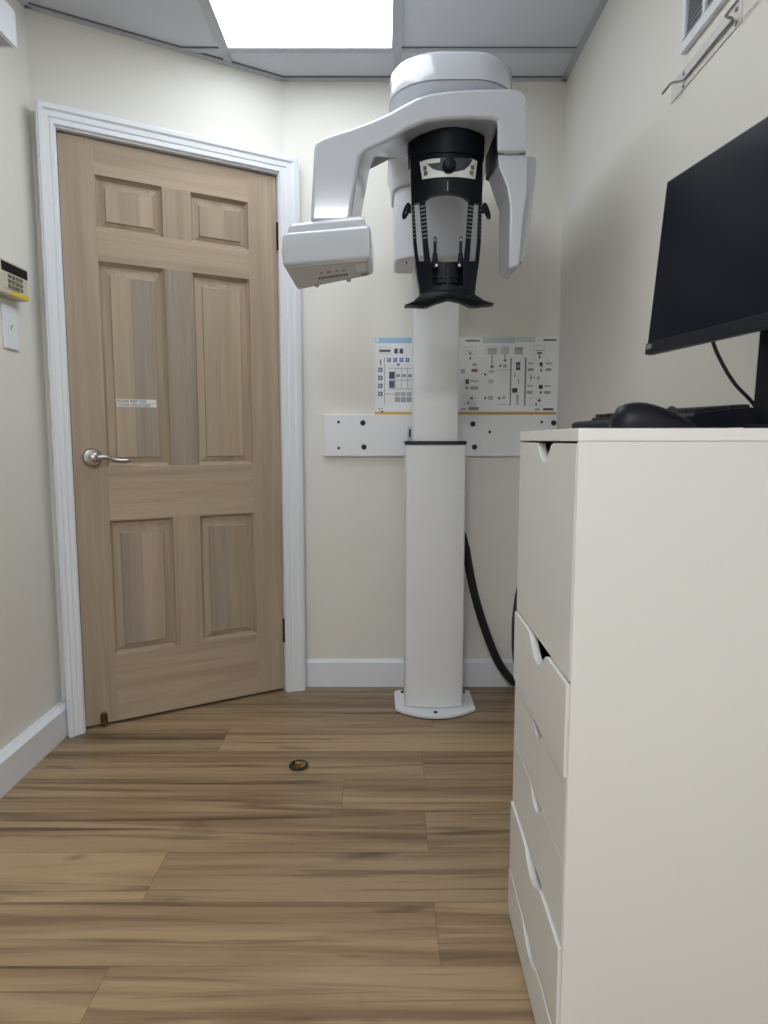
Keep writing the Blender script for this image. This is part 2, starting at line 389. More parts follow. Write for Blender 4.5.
for z0, z1 in ((1.770, 1.873), (.210, .309)):
    bm = BM(); lathe(bm, [(0, 0), (.0065, 0), (.0065, z1 - z0), (0, z1 - z0)], Matrix.Translation((DW + .006, -.007, z0)), 14)
    box(bm, DW - .001, DW + .018, -.004, .0, z0, z1)
    obj('hinge', bm, BRONZE, door, local=True, ang=30)
# small brass bolt loop at the foot of the door
bm = BM(); pts = [(.060 + .0085 * math.cos(2 * math.pi * k / 20) , -.008, .030 + (.016 if math.sin(2 * math.pi * k / 20) > 0 else -.016) + .0085 * math.sin(2 * math.pi * k / 20)) for k in range(20)]
tube(bm, pts, .0042, 8, closed=True); box(bm, .0575, .0625, -.006, 0, .005, .014); box(bm, .0545, .0655, -.0035, 0, .018, .044)
obj('floor_bolt', bm, AMBER, door, local=True)
bm = BM(); box(bm, -.004, .0, .012, .018, .955, .995); obj('latch_plate', bm, BRONZE, door, local=True, smooth=False)

# printed strips on the upper left tall panel
lb = empty('door_label', tuple(dw(.218, -.0073, 1.156)), DANG); tag(lb, 'two-line white printed label strip stuck to the tall left panel of the wooden door', 'label')
bm = BM(); box(bm, -.068, .068, -.0006, 0, .0145, .0275); box(bm, -.066, .069, -.0006, 0, 0, .0130); obj('paper', bm, PAPER, lb, smooth=False, local=True)
MX = Matrix.Rotation(R(90), 4, 'X')
text('print', 'PLEASE KEEP THIS', .0125, Matrix.Translation((-.0655, -.0007, .0165)) @ MX, INK, lb, True)
text('print', 'DOOR UNLOCKED', .0125, Matrix.Translation((-.0615, -.0007, .0022)) @ MX, INK, lb, True)

# jamb and casing
def dbox(bm, u0, u1, n0, n1, z0, z1):
    prism_z(bm, [tuple(dw(u0, n0, 0).xy), tuple(dw(u1, n0, 0).xy), tuple(dw(u1, n1, 0).xy), tuple(dw(u0, n1, 0).xy)], z0, z1)
bm = BM(); CN_ = .018
dbox(bm, -.056, -.0035, -.0355, CN_, 0, 2.062); dbox(bm, DW + .0035, DW + .038, -.0355, CN_, 0, 2.062); dbox(bm, -.0035, DW + .0035, -.0355, CN_, 2.048, 2.062)
struct(obj('trim_3', bm, WHITEP, smooth=False))
bm = BM(); dbox(bm, -.0035, DW + .0035, -.0358, -.0352, .001, 2.048); struct(obj('door_gap_shade', bm, GAP, smooth=False))  # dark sheet behind the leaf, its colour standing in for shade in the gap
bm = BM()
IN0, IN1, INT = -.008, DW + .006, 2.053; W0, W1, WT = .053, .078, .062
prof = [(0, -.030), (0, .006), (.05, .010), (.25, .011), (.28, .0085), (.36, .013), (.60, .015), (.70, .021), (.88, .023), (.94, .018), (1.0, .017), (1.0, -.030)]
def ring(uc, zc, du, dz): return [tuple(dw(uc + du * a, CN_ + n, zc + dz * a)) for a, n in prof]
loft(bm, [ring(IN0, 0, -W0, 0), ring(IN0, INT, -W0, WT), ring(IN1, INT, W1, WT), ring(IN1, 0, W1, 0)])
struct(obj('trim_5', bm, WHITEP, ang=25))

# ------------------------------------------------------------------ mounting rail and posters on the back wall
rail = empty('mounting_rail', (.235, YB, .973)); tag(rail, 'long white wall rail with black bolt holes behind the x-ray column', 'rail')
bm = BM(); box(bm, -.242, XR - .002, YB - .02, YB - .0005, .973, 1.140); obj('board', bm, COLUMN, rail, bevel=.002)
for (x, z, r_) in ((-.181, 1.111, .0055), (-.083, 1.107, .011), (-.181, 1.006, .0055), (-.079, 1.010, .011), (.362, 1.103, .011), (.370, 1.010, .011), (.431, 1.071, .006), (.640, 1.111, .0055), (.689, 1.107, .011)):
    bm = BM(); lathe(bm, [(0, -.001), (r_, -.001), (r_, .0012), (r_ * .6, .003), (0, .003)], aim((x, YB - .02, z), (0, -1, 0)), 16); obj('bolt_cap', bm, RUBBER, rail)

def poster(x0, x1, z0, z1, y, label, quads, name='instruction_poster'):
    t = empty(name, ((x0 + x1) / 2, YB, z0)); tag(t, label, 'poster')
    bm = BM(); box(bm, x0, x1, y, y + .0008, z0, z1); s = obj('sheet', bm, PRINT, t, smooth=False); colours(s, lambda p: (.80, .82, .85), 'col')
    bm = BM(); cols = []
    for i, (a, b, c0, c1, col) in enumerate(quads):
        yy = y - .0002 - .00003 * (i % 40)
        bm.faces.new([bm.verts.new(v) for v in ((a, yy, c0), (b, yy, c0), (b, yy, c1), (a, yy, c1))]); cols.append(col)
    s = obj('printed_diagram', bm, PRINT, t, smooth=False); colours(s, lambda p: cols[p.index], 'col')
    return t
BL, NV_, GR, LG, BK, YE, SK = (.05, .12, .30), (.015, .03, .075), (.22, .23, .25), (.48, .49, .51), (.03, .03, .035), (.50, .33, .05), (.30, .50, .68)
def outline(x0, x1, z0, z1, t, col): return [(x0, x1, z0, z0 + t, col), (x0, x1, z1 - t, z1, col), (x0, x0 + t, z0, z1, col), (x1 - t, x1, z0, z1, col)]
# left sheet, as printed: blue header, small icons, grid of diagrams, yellow foot
Q = [(-0.0329, 0.2101, 1.4244, 1.4465, (0.3, 0.5, 0.68)), (-0.031, -0.0173, 1.4281, 1.444, (0.62, 0.74, 0.84)), (0.2099, 0.298, 1.4257, 1.4465, (0.5, 0.62, 0.7))]
Q += [(-0.0353, 0.4044, 1.137, 1.1521, (0.5, 0.33, 0.05)), (0.0035, 0.0054, 1.1797, 1.3695, (0.1, 0.1, 0.11)), (-0.016, 0.028, 1.3899, 1.3998, (0.05, 0.05, 0.06)), (0.0437, 0.0582, 1.3837, 1.4035, (0.015, 0.03, 0.075)), (0.0644, 0.0796, 1.3837, 1.4035, (0.015, 0.03, 0.075))]
Q += [(0.0154, 0.0306, 1.3504, 1.3664, (0.04, 0.1, 0.28)), (0.04, 0.0551, 1.3504, 1.3665, (0.04, 0.1, 0.28)), (0.0645, 0.0797, 1.3504, 1.3665, (0.04, 0.1, 0.28)), (0.0891, 0.1043, 1.3504, 1.3665, (0.04, 0.1, 0.28)), (0.0192, 0.0255, 1.3553, 1.3627, (0.45, 0.5, 0.6)), (0.0438, 0.0501, 1.3553, 1.3627, (0.45, 0.5, 0.6)), (0.0683, 0.0746, 1.3553, 1.3627, (0.45, 0.5, 0.6)), (0.0929, 0.0992, 1.3553, 1.3628, (0.45, 0.5, 0.6))]
Q += [(-0.0211, -0.0035, 1.3107, 1.3281, (0.04, 0.1, 0.28)), (-0.0211, -0.0035, 1.279, 1.2964, (0.04, 0.1, 0.28)), (-0.0212, -0.0035, 1.2473, 1.2647, (0.04, 0.1, 0.28)), (-0.0212, -0.0035, 1.2154, 1.2329, (0.04, 0.1, 0.28)), (-0.0173, -0.0085, 1.3151, 1.3237, (0.45, 0.5, 0.6)), (-0.0174, -0.0085, 1.2834, 1.2921, (0.45, 0.5, 0.6)), (-0.0174, -0.0085, 1.2516, 1.2604, (0.45, 0.5, 0.6)), (-0.0174, -0.0086, 1.2198, 1.2285, (0.45, 0.5, 0.6))]
Q += [(0.023, 0.0458, 1.2834, 1.312, (0.02, 0.025, 0.045)), (0.0231, 0.0459, 1.2473, 1.2759, (0.02, 0.06, 0.14)), (0.0545, 0.0659, 1.3368, 1.3442, (0.06, 0.09, 0.2)), (-0.0135, -0.0085, 1.3386, 1.3603, (0.1, 0.1, 0.1))]
Q += [(0.0205, 0.1189, 1.3244, 1.3268, (0.35, 0.36, 0.38)), (0.0205, 0.1191, 1.2772, 1.2797, (0.35, 0.36, 0.38)), (0.0206, 0.1193, 1.2423, 1.2448, (0.35, 0.36, 0.38)), (0.0482, 0.0503, 1.2435, 1.3256, (0.35, 0.36, 0.38)), (0.0722, 0.0743, 1.2435, 1.3256, (0.35, 0.36, 0.38)), (0.0962, 0.0984, 1.2435, 1.3256, (0.35, 0.36, 0.38)), (0.0521, 0.0672, 1.2909, 1.302, (0.25, 0.26, 0.28)), (0.0761, 0.0912, 1.2909, 1.302, (0.25, 0.26, 0.28)), (0.1, 0.1152, 1.2909, 1.302, (0.25, 0.26, 0.28))]
Q += [(0.0041, 0.0446, 1.2223, 1.2248, (0.2, 0.2, 0.2)), (0.0459, 0.0662, 1.2148, 1.231, (0.4, 0.41, 0.43)), (0.0699, 0.0902, 1.2148, 1.231, (0.4, 0.41, 0.43)), (0.094, 0.1143, 1.2148, 1.231, (0.4, 0.41, 0.43)), (0.0459, 0.0675, 1.191, 1.211, (0.34, 0.35, 0.37)), (0.07, 0.0916, 1.191, 1.211, (0.34, 0.35, 0.37)), (0.0941, 0.1157, 1.191, 1.211, (0.34, 0.35, 0.37))]
Q += [(-0.0187, -0.001, 1.1647, 1.1672, (0.1, 0.1, 0.1)), (-0.0187, -0.0162, 1.1546, 1.1647, (0.1, 0.1, 0.1)), (-0.0099, -0.001, 1.1496, 1.1571, (0.05, 0.05, 0.05))]
# the piece of it seen to the right of the column
SYM = [(0.3305, 0.3872, 1.4306, 1.4379, (0.1, 0.1, 0.11)), (0.3438, 0.3552, 1.3801, 1.3887, (0.15, 0.15, 0.15)), (0.3311, 0.3613, 1.3924, 1.3949, (0.35, 0.35, 0.35)), (0.3465, 0.353, 1.3603, 1.3714, (0.05, 0.05, 0.05)), (0.3548, 0.3802, 1.3108, 1.3232, (0.2, 0.05, 0.05)), (0.3313, 0.3455, 1.2635, 1.2822, (0.02, 0.02, 0.02)), (0.3503, 0.3833, 1.271, 1.2784, (0.36, 0.37, 0.38)), (0.3317, 0.3432, 1.2436, 1.2523, (0.08, 0.08, 0.08)), (0.3519, 0.3838, 1.2398, 1.2548, (0.3, 0.31, 0.32)), (0.3513, 0.3628, 1.2023, 1.2123, (0.06, 0.06, 0.06)), (0.3401, 0.3478, 1.186, 1.1935, (0.06, 0.06, 0.06)), (0.3455, 0.3863, 1.1597, 1.171, (0.1, 0.1, 0.11)), (0.3138, 0.3342, 1.1609, 1.1659, (0.2, 0.2, 0.2)), (0.3589, 0.3748, 1.3356, 1.3448, (0.2, 0.2, 0.2)), (0.3119, 0.3285, 1.3045, 1.3232, (0.3, 0.36, 0.42))]
Q += SYM
for (a, b, c0, c1) in [(0.3225, 0.3701, 1.3788, 1.4108), (0.3212, 0.3752, 1.1835, 1.2185), (-0.0191, 0.0304, 1.3837, 1.4096)]: Q += outline(a, b, c0, c1, .0018, LG)
poster(-0.0329, 0.4002, 1.1405, 1.4465, YB - .0075, 'left laminated instruction sheet with dark blue icons, half hidden behind the white column', Q)
Q = [(0.3901, 0.5298, 1.4255, 1.4491, (0.42, 0.52, 0.56)), (0.5293, 0.6104, 1.43, 1.4491, (0.55, 0.6, 0.63)), (0.2911, 0.7118, 1.1393, 1.1519, (0.46, 0.3, 0.05)), (0.6435, 0.6955, 1.4345, 1.4413, (0.1, 0.1, 0.11)), (0.4356, 0.4394, 1.3259, 1.3814, (0.1, 0.1, 0.1)), (0.4881, 0.4915, 1.3531, 1.3826, (0.1, 0.1, 0.1)), (0.4323, 0.444, 1.327, 1.3372, (0.1, 0.1, 0.1)), (0.485, 0.4956, 1.3531, 1.3616, (0.1, 0.1, 0.1)), (0.512, 0.5171, 1.1761, 1.3673, (0.12, 0.12, 0.12)), (0.5709, 0.5764, 1.1761, 1.3673, (0.12, 0.12, 0.12)), (0.5349, 0.5518, 1.3191, 1.3508, (0.03, 0.07, 0.2)), (0.5374, 0.5492, 1.3293, 1.3395, (0.2, 0.28, 0.45)), (0.5267, 0.5619, 1.3814, 1.4108, (0.4, 0.38, 0.36)), (0.5302, 0.5581, 1.3984, 1.4063, (0.3, 0.3, 0.3)), (0.4196, 0.4558, 1.3826, 1.4074, (0.44, 0.45, 0.46)), (0.4726, 0.5065, 1.3837, 1.4097, (0.5, 0.51, 0.52)), (0.4179, 0.4612, 1.3984, 1.4029, (0.3, 0.3, 0.31))]
Q += [(0.5209, 0.5421, 1.2289, 1.2472, (0.02, 0.02, 0.02)), (0.53, 0.5333, 1.2906, 1.3077, (0.1, 0.1, 0.1)), (0.5456, 0.5489, 1.2632, 1.2826, (0.1, 0.1, 0.1)), (0.4681, 0.4763, 1.3315, 1.3406, (0.06, 0.06, 0.06)), (0.4831, 0.4972, 1.3293, 1.3418, (0.35, 0.35, 0.35)), (0.4074, 0.4156, 1.2974, 1.3065, (0.06, 0.06, 0.06)), (0.4089, 0.4172, 1.2025, 1.2117, (0.06, 0.06, 0.06)), (0.4647, 0.4741, 1.2025, 1.2117, (0.06, 0.06, 0.06)), (0.4257, 0.4455, 1.3077, 1.319, (0.45, 0.45, 0.46)), (0.4263, 0.444, 1.2666, 1.2815, (0.45, 0.45, 0.46)), (0.4251, 0.444, 1.2002, 1.2163, (0.42, 0.42, 0.43)), (0.482, 0.4939, 1.2025, 1.2151, (0.4, 0.4, 0.4)), (0.4638, 0.5113, 1.3179, 1.3202, (0.35, 0.35, 0.35)), (0.4605, 0.5059, 1.1819, 1.1841, (0.3, 0.3, 0.3)), (0.5377, 0.5478, 1.1819, 1.2192, (0.42, 0.42, 0.43)), (0.6379, 0.6418, 1.3247, 1.3418, (0.3, 0.3, 0.3))]
Q += [(0.6296, 0.6427, 1.335, 1.3497, (0.02, 0.02, 0.02)), (0.6326, 0.6398, 1.3134, 1.3225, (0.06, 0.06, 0.06)), (0.5817, 0.6062, 1.3156, 1.3259, (0.28, 0.28, 0.29)), (0.6545, 0.6779, 1.3157, 1.3259, (0.28, 0.28, 0.29)), (0.5823, 0.6056, 1.3418, 1.3497, (0.45, 0.45, 0.46)), (0.6539, 0.6795, 1.3418, 1.3486, (0.38, 0.38, 0.39)), (0.6284, 0.6451, 1.2438, 1.2598, (0.02, 0.02, 0.02)), (0.6337, 0.6421, 1.2255, 1.2346, (0.06, 0.06, 0.06)), (0.5803, 0.6049, 1.2243, 1.2358, (0.28, 0.28, 0.29)), (0.6511, 0.6758, 1.2243, 1.2358, (0.28, 0.28, 0.29)), (0.582, 0.6054, 1.2518, 1.2598, (0.45, 0.45, 0.46)), (0.6516, 0.6762, 1.2518, 1.2586, (0.38, 0.38, 0.39)), (0.5938, 0.5973, 1.2758, 1.302, (0.1, 0.1, 0.1)), (0.5975, 0.6138, 1.2872, 1.2906, (0.15, 0.15, 0.15)), (0.6207, 0.6314, 1.2815, 1.2929, (0.35, 0.35, 0.36)), (0.6482, 0.6904, 1.1577, 1.1675, (0.1, 0.1, 0.11)), (0.6145, 0.6356, 1.1588, 1.1646, (0.2, 0.2, 0.2)), (0.6264, 0.6371, 1.1933, 1.2025, (0.05, 0.05, 0.05)), (0.6163, 0.6235, 1.1796, 1.1876, (0.1, 0.1, 0.1)), (0.6261, 0.6322, 1.3645, 1.378, (0.05, 0.05, 0.05)), (0.6194, 0.6381, 1.3826, 1.3905, (0.12, 0.12, 0.12)), (0.6111, 0.6458, 1.395, 1.3984, (0.35, 0.35, 0.35))]
for (a, b, c0, c1) in [(0.6046, 0.6483, 1.3803, 1.4164), (0.5943, 0.6402, 1.1772, 1.2094), (0.4115, 0.4586, 1.3803, 1.4142), (0.469, 0.5069, 1.3814, 1.4142)]: Q += outline(a, b, c0, c1, .0018, LG)
poster(0.2695, 0.7075, 1.1405, 1.4513, YB - .0028, 'right laminated instruction sheet of outline drawings, nearest the right wall', [(a, min(b, .703), c0, c1, k) for a, b, c0, c1, k in Q if a < .70])

# ------------------------------------------------------------------ panoramic x-ray machine
XC = .188
xr = empty('xray_machine', (XC, 2.53, 0)); tag(xr, 'tall white dental panoramic x-ray machine with rotating arm and black head rest', 'x-ray machine')
# base plate with bowed front
pts = [(.350, 2.655), (.060, 2.655), (.046, 2.475)] + [(.046 + (.352 - .046) * k / 12, 2.465 - .072 * math.sin(math.pi * k / 12)) for k in range(13)] 
pts = [(.352, 2.655), (.058, 2.655), (.044, 2.640)] + [(.046 + .308 * k / 12, 2.468 - .075 * (1 - ((k - 6) / 6) ** 2)) for k in range(13)]
bm = BM(); prism_z(bm, pts, .003, .016); base = obj('base_plate', bm, COLUMN, xr, bevel=.003)
bm = BM(); prism_z(bm, [(XC + (x - XC) * .985, 2.53 + (y - 2.53) * .985) for x, y in pts], 0, .003); obj('foot_pad', bm, RUBBER, base, smooth=False)
for x, y in ((.197, 2.425), (.078, 2.628), (.325, 2.628)):
    bm = BM(); lathe(bm, [(0, 0), (.008, 0), (.008, .003), (.005, .005), (0, .005)], Matrix.Translation((x, y, .016)), 14); obj('bolt', bm, RUBBER, base)
def column(x0, x1, yf, yb, bow, r_):
    n = 10; pts = [(x1, yb), (x0, yb)] + [(x0 + (x1 - x0) * k / n, yf + bow * (abs(k - n / 2) / (n / 2)) ** 2.6) for k in range(n + 1)]
    return pts
lower = column(.083, .306, 2.462, 2.640, .020, .02)
bm = BM(); prism_z(bm, lower, .016, 1.022); obj('lower_column', bm, COLUMN, xr, bevel=.008, seg=4, ang=30)
bm = BM(); prism_z(bm, [(XC + .0065 + (x - XC - .0065) * 1.02, 2.55 + (y - 2.55) * 1.02) for x, y in lower], 1.022, 1.035); obj('collar', bm, RUBBER, xr, bevel=.002)
upper = column(.109, .277, 2.482, 2.625, .014, .02)
bm = BM(); prism_z(bm, upper, 1.03, 1.96); obj('upper_column', bm, COLUMN, xr, bevel=.006, ang=30)
bm = BM(); box(bm, .092, .112, 2.56, 2.62, 1.036, 1.090); ub = obj('side_switch_box', bm, PLASTIC2, xr, bevel=.003)
bm = BM(); box(bm, .097, .104, 2.556, 2.561, 1.050, 1.080); obj('rocker', bm, RUBBER, ub, smooth=False)
# carriage behind the head rest
NZ = 1.895; BZ = 1.6549; CZ = 1.9844; CT = 2.0615
bm = BM(); prism_z(bm, rrect(.038, .338, 2.36, 2.58, (.02, .02, .09, .09), 8), BZ, NZ + .02); car = obj('carriage', bm, PLASTIC2, xr, bevel=.012, ang=40)
bm = BM(); box(bm, .078, .083, 2.400, 2.425, BZ - .001, BZ + .004); obj('carriage_slot', bm, DARKSLOT, car, smooth=False)
bm = BM(); loft(bm, [[(x, y, z) for x, y in rrect(*q, 8)] for z, q in ((NZ, (.030, .345, 2.345, 2.60, (.02, .02, .10, .10))), (NZ + .06, (.024, .350, 2.29, 2.60, (.02, .02, .11, .11))), (CZ - .004, (.014, .360, 2.22, 2.60, (.02, .02, .12, .12))))])
obj('neck', bm, PLASTIC2, xr, bevel=.006)
# fixed top cap over the rotating arm
CZ, CT = 1.9844, 2.0615
def cap(e): return rrect(.016 + e, .358 - e, 1.872 + e, 2.60 - e, (.03, .03, .135, .115), 10)
bm = BM(); loft(bm, [[(x, y, z) for x, y in cap(e)] for z, e in ((CZ, 0), (CT - .016, .001), (CT - .004, .008), (CT, .022))]); tc_ = obj('top_cap', bm, PLASTIC, xr, ang=50)
bm = BM(); loft(bm, [[(x, y, z) for x, y in cap(e)] for z, e in ((CZ - .042, .085), (CZ - .032, .045), (CZ - .014, .014), (CZ - .002, .004))]); obj('cap_underside', bm, PLASTIC2, tc_, ang=50)
bm = BM(); loft(bm, [[(x, y, z) for x, y in cap(.006)] for z in (CZ - .003, CZ + .0005)]); obj('cap_seam', bm, GREYP, tc_, ang=50)
# hub under the cap
bm = BM(); lathe(bm, [(0, 1.88), (.105, 1.88), (.11, 1.90), (.11, 1.965), (0, 1.965)], Matrix.Translation((XC, 2.04, 0)), 40); obj('hub', bm, PLASTIC2, xr)
# rotating arm: one curved beam with a leg at each end
FP = [(-0.1951, 1.6157), (-0.1837, 1.7976), (-0.1796, 1.8151), (-0.1637, 1.8288), (-0.1321, 1.84), (-0.0821, 1.855), (-0.0323, 1.8723), (0.0122, 1.8909), (0.0488, 1.9107), (0.0853, 1.9291), (0.1269, 1.9415), (0.1738, 1.9476), (0.2389, 1.9513), (0.3302, 1.9526), (0.3537, 1.9502), (0.3695, 1.9403), (0.3777, 1.9244), (0.3798, 1.8923), (0.3808, 1.7916), (0.3005, 1.7916), (0.2991, 1.87), (0.2846, 1.8762), (0.2269, 1.8774), (0.1615, 1.8749), (0.1092, 1.8674), (0.0647, 1.8501), (0.028, 1.8277), (-0.014, 1.8077), (-0.0456, 1.7964), (-0.0615, 1.7802), (-0.0887, 1.6157)]
BI = [(0.4255, 1.8509), (0.3289, 1.8365), (0.3282, 1.8797), (0.313, 1.8854), (0.2616, 1.8854), (0.1862, 1.8854), (0.1258, 1.8853), (0.0745, 1.8853), (0.0382, 1.8844), (0.008, 1.8836), (-0.0191, 1.8795), (-0.0403, 1.8536), (-0.0696, 1.6997)]
nb_ = len(BI)
BP = [(x + (.012 if i < 3 else 0), z) for i, (x, z) in enumerate(FP[:-nb_])] + BI
bm = BM(); loft(bm, [[(x, 1.85, z) for x, z in FP], [(x, 2.12, z) for x, z in BP]])
arm = obj('rotating_arm', bm, PLASTIC, xr, bevel=.011, seg=4, ang=50)
# tube head hanging at the left end
def hexa(bm, lo, hi): return loft(bm, [lo, hi])
A, B, Cc, Dd = (-.273, 1.850), (-.031, 1.780), (-.026, 1.955), (-.273, 2.135)
def inset(q, e):
    cx = sum(p[0] for p in q) / 4; cy = sum(p[1] for p in q) / 4
    return [(p[0] + (e if p[0] < cx else -e), p[1] + (e if p[1] < cy else -e)) for p in q]
q0 = [A, B, Cc, Dd]
TB, TT = 1.50305, 1.5914000000000001
bm = BM(); loft(bm, [[(x, y, TB) for x, y in inset(q0, .003)], [(x, y, TB + .04) for x, y in q0], [(x, y, TT - .012) for x, y in inset(q0, .002)], [(x, y, TT) for x, y in inset(q0, .008)]])
th = obj('tube_head', bm, PLASTIC, xr, bevel=.010, seg=4, ang=30)
bm = BM(); loft(bm, [[(x, y, z) for x, y in inset(q0, e)] for z, e in ((TT - .007, .014), (TT + .018, .018), (TT + .030, .030))]); obj('tube_head_lid', bm, PLASTIC, th, bevel=.006, ang=20)
bm = BM(); loft(bm, [[(x, y, z) for x, y in inset(q0, e)] for z, e in ((TB - .0025, .012), (TB + .003, .010))]); ub = obj('tube_head_underside', bm, mat('underside_plastic', (.50, .49, .46), .4, .4, var=.02), th, bevel=.002)
bm = BM()
dirx = Vector((B[0] - A[0], B[1] - A[1])).normalized()
def ul(s, t):  # a point on the underside: s from left to right, t from front to back
    f = Vector(A).lerp(Vector(B), s); b2 = Vector(Dd).lerp(Vector(Cc), s); p = f.lerp(b2, t); return p
def uslab(bm, s0, s1, t0, t1, z): loft(bm, [[(*ul(s, t), z_) for s, t in ((s0, t0), (s1, t0), (s1, t1), (s0, t1))] for z_ in (z, z + .0015)])
for i in range(12): uslab(bm, .36 + .030 * i, .376 + .030 * i, .58, .68, TB - .0032)
obj('vent_slots', bm, DARKSLOT, ub, smooth=False)
bm = BM(); uslab(bm, .82, .93, .16, .58, TB - .0032); obj('rating_label', bm, PAPER, ub, smooth=False)
bm = BM(); uslab(bm, .86, .93, .68, .86, TB - .0034); obj('data_label', bm, INKG, ub, smooth=False)
bm = BM()
for s in (.40, .47, .49, .58, .66): uslab(bm, s, s + .035, .36, .45, TB - .0032)
obj('warning_symbols', bm, INKG, ub, smooth=False)
for s in (.30, .70):
    p = ul(s, .93); bm = BM(); lathe(bm, [(0, TB - .008), (.006, TB - .008), (.007, TB - .002), (0, TB - .002)], Matrix.Translation((p.x, p.y, 0)), 12); obj('screw', bm, WIRE, ub)
# sensor arm at the right end
SF = [(0.3032, 1.7903), (0.3813, 1.7903), (0.3835, 1.695), (0.3755, 1.6363), (0.3663, 1.5046), (0.3382, 1.4968), (0.3376, 1.6619), (0.3287, 1.7077), (0.3065, 1.7583)]
SB = [(0.3194, 1.8279), (0.4134, 1.828), (0.4148, 1.7662), (0.4074, 1.7011), (0.3727, 1.5146), (0.3426, 1.5262), (0.3421, 1.7096), (0.3235, 1.7577), (0.3081, 1.7999)]
bm = BM(); loft(bm, [[(x, 1.858, z) for x, z in SF], [(x, 2.06, z) for x, z in SB]]); sa = obj('sensor_arm', bm, PLASTIC, xr, bevel=.006, ang=25)
FN = [(0.3907, 1.815), (0.4157, 1.8137), (0.4214, 1.8071), (0.4201, 1.7461), (0.4111, 1.6577), (0.3914, 1.533), (0.3688, 1.533), (0.3773, 1.6658)]
bm = BM(); prism_y(bm, FN, 1.93, 2.04); obj('sensor_shell', bm, PLASTIC, sa, bevel=.005, ang=25)
bm = BM(); loft(bm, [[(x, 1.875, z) for x, z in [(0.3011, 1.8611), (0.3075, 1.8611), (0.3086, 1.8005), (0.3022, 1.8005)]], [(x, 2.06, z) for x, z in [(0.2997, 1.8615), (0.3129, 1.8615), (0.3141, 1.7943), (0.3007, 1.7999)]]]); obj('sensor_window', bm, BLACK, sa, smooth=False)
bm = BM(); box(bm, .318, .358, 1.8575, 1.8590, 1.7906, 1.7946); obj('arm_seam', bm, GREYP, sa, smooth=False)

# black head rest frame: a curved shell in front of the carriage
def bend(x, y0=1.905, k=5.8): return y0 + k * (x - .18) ** 2
def patch(bm, lo, hi, y0=1.905, k=5.8, th=.018, nv=6, nu=3, bulge=0):
    """shell between two outlines (lists of x, z), bent round the patient's head"""
    def dens(pl):
        out = []
        for a, b in zip(pl, pl[1:]):
            for j in range(nu): out.append((a[0] + (b[0] - a[0]) * j / nu, a[1] + (b[1] - a[1]) * j / nu))
        return out + [pl[-1]]
    lo, hi = dens(lo), dens(hi); rows = []
    for j in range(nv + 1):
        t = j / nv; rows.append([(a[0] + (b[0] - a[0]) * t, a[1] + (b[1] - a[1]) * t) for a, b in zip(lo, hi)])
    def sheet(off, bl):
        return [[bm.verts.new((x, bend(x, y0, k) + off - bl * 4 * (j / nv) * (1 - j / nv), z)) for x, z in r] for j, r in enumerate(rows)]
    S0, S1 = sheet(0, bulge), sheet(th, 0); fs = []; n = len(lo)
    for j in range(nv):
        for i in range(n - 1):
            fs.append(bm.faces.new((S0[j][i], S0[j][i + 1], S0[j + 1][i + 1], S0[j + 1][i]))); fs.append(bm.faces.new((S1[j][i], S1[j + 1][i], S1[j + 1][i + 1], S1[j][i + 1])))
    for i in range(n - 1):
        fs.append(bm.faces.new((S0[0][i], S1[0][i], S1[0][i + 1], S0[0][i + 1]))); fs.append(bm.faces.new((S0[nv][i], S0[nv][i + 1], S1[nv][i + 1], S1[nv][i])))
    for j in range(nv):
        fs.append(bm.faces.new((S0[j][0], S0[j + 1][0], S1[j + 1][0], S1[j][0]))); fs.append(bm.faces.new((S0[j][-1], S1[j][-1], S1[j + 1][-1], S0[j + 1][-1])))
    bmesh.ops.recalc_face_normals(bm, faces=fs)
bm = BM()
patch(bm, [(0.0719, 1.8193), (0.0879, 1.8212), (0.1272, 1.8171), (0.1721, 1.8138), (0.2191, 1.8141), (0.2612, 1.8169), (0.2809, 1.816)], [(0.069, 1.882), (0.0875, 1.8871), (0.1268, 1.8817), (0.1715, 1.8773), (0.2182, 1.8783), (0.2601, 1.8818), (0.2821, 1.8774)], y0=1.90, th=.07)
band = obj('head_band', bm, BLACK, xr, bevel=0, ang=60)
bm = BM()
patch(bm, [(0.0793, 1.6999), (0.0887, 1.699), (0.1126, 1.6956), (0.131, 1.7059), (0.1495, 1.7081), (0.1737, 1.7084), (0.1984, 1.707), (0.2183, 1.704), (0.2392, 1.6936), (0.2674, 1.6977), (0.2773, 1.6986)], [(0.0761, 1.8246), (0.0828, 1.8268), (0.1013, 1.8271), (0.1275, 1.8242), (0.1486, 1.8226), (0.1725, 1.823), (0.1971, 1.821), (0.2196, 1.8214), (0.2463, 1.8229), (0.2684, 1.823), (0.2777, 1.8218)])
def bar(le, ri, **kw): patch(bm, le, ri, **kw)
bar([(0.0793, 1.7053), (0.0819, 1.6502), (0.0849, 1.5922), (0.0927, 1.5218)], [(0.0865, 1.7025), (0.09, 1.6475), (0.094, 1.5895), (0.1008, 1.5308)])
bar([(0.1001, 1.6979), (0.1049, 1.643), (0.1101, 1.5854), (0.1147, 1.5279)], [(0.1166, 1.6933), (0.1203, 1.6393), (0.1247, 1.5824), (0.1318, 1.525)])
bar([(0.2673, 1.7004), (0.2657, 1.6462), (0.2635, 1.5889), (0.2567, 1.5303)], [(0.2772, 1.704), (0.2769, 1.6499), (0.2756, 1.5924), (0.2686, 1.5222)])
bar([(0.2347, 1.6913), (0.2316, 1.6377), (0.2277, 1.5812), (0.2219, 1.5242)], [(0.2521, 1.6956), (0.248, 1.6413), (0.2433, 1.584), (0.2399, 1.5269)])
bar([(0.0905, 1.5402), (0.0955, 1.502), (0.1003, 1.4737), (0.105, 1.4426)], [(0.1323, 1.5317), (0.1339, 1.4952), (0.1349, 1.4681), (0.1356, 1.4382)], th=.045)
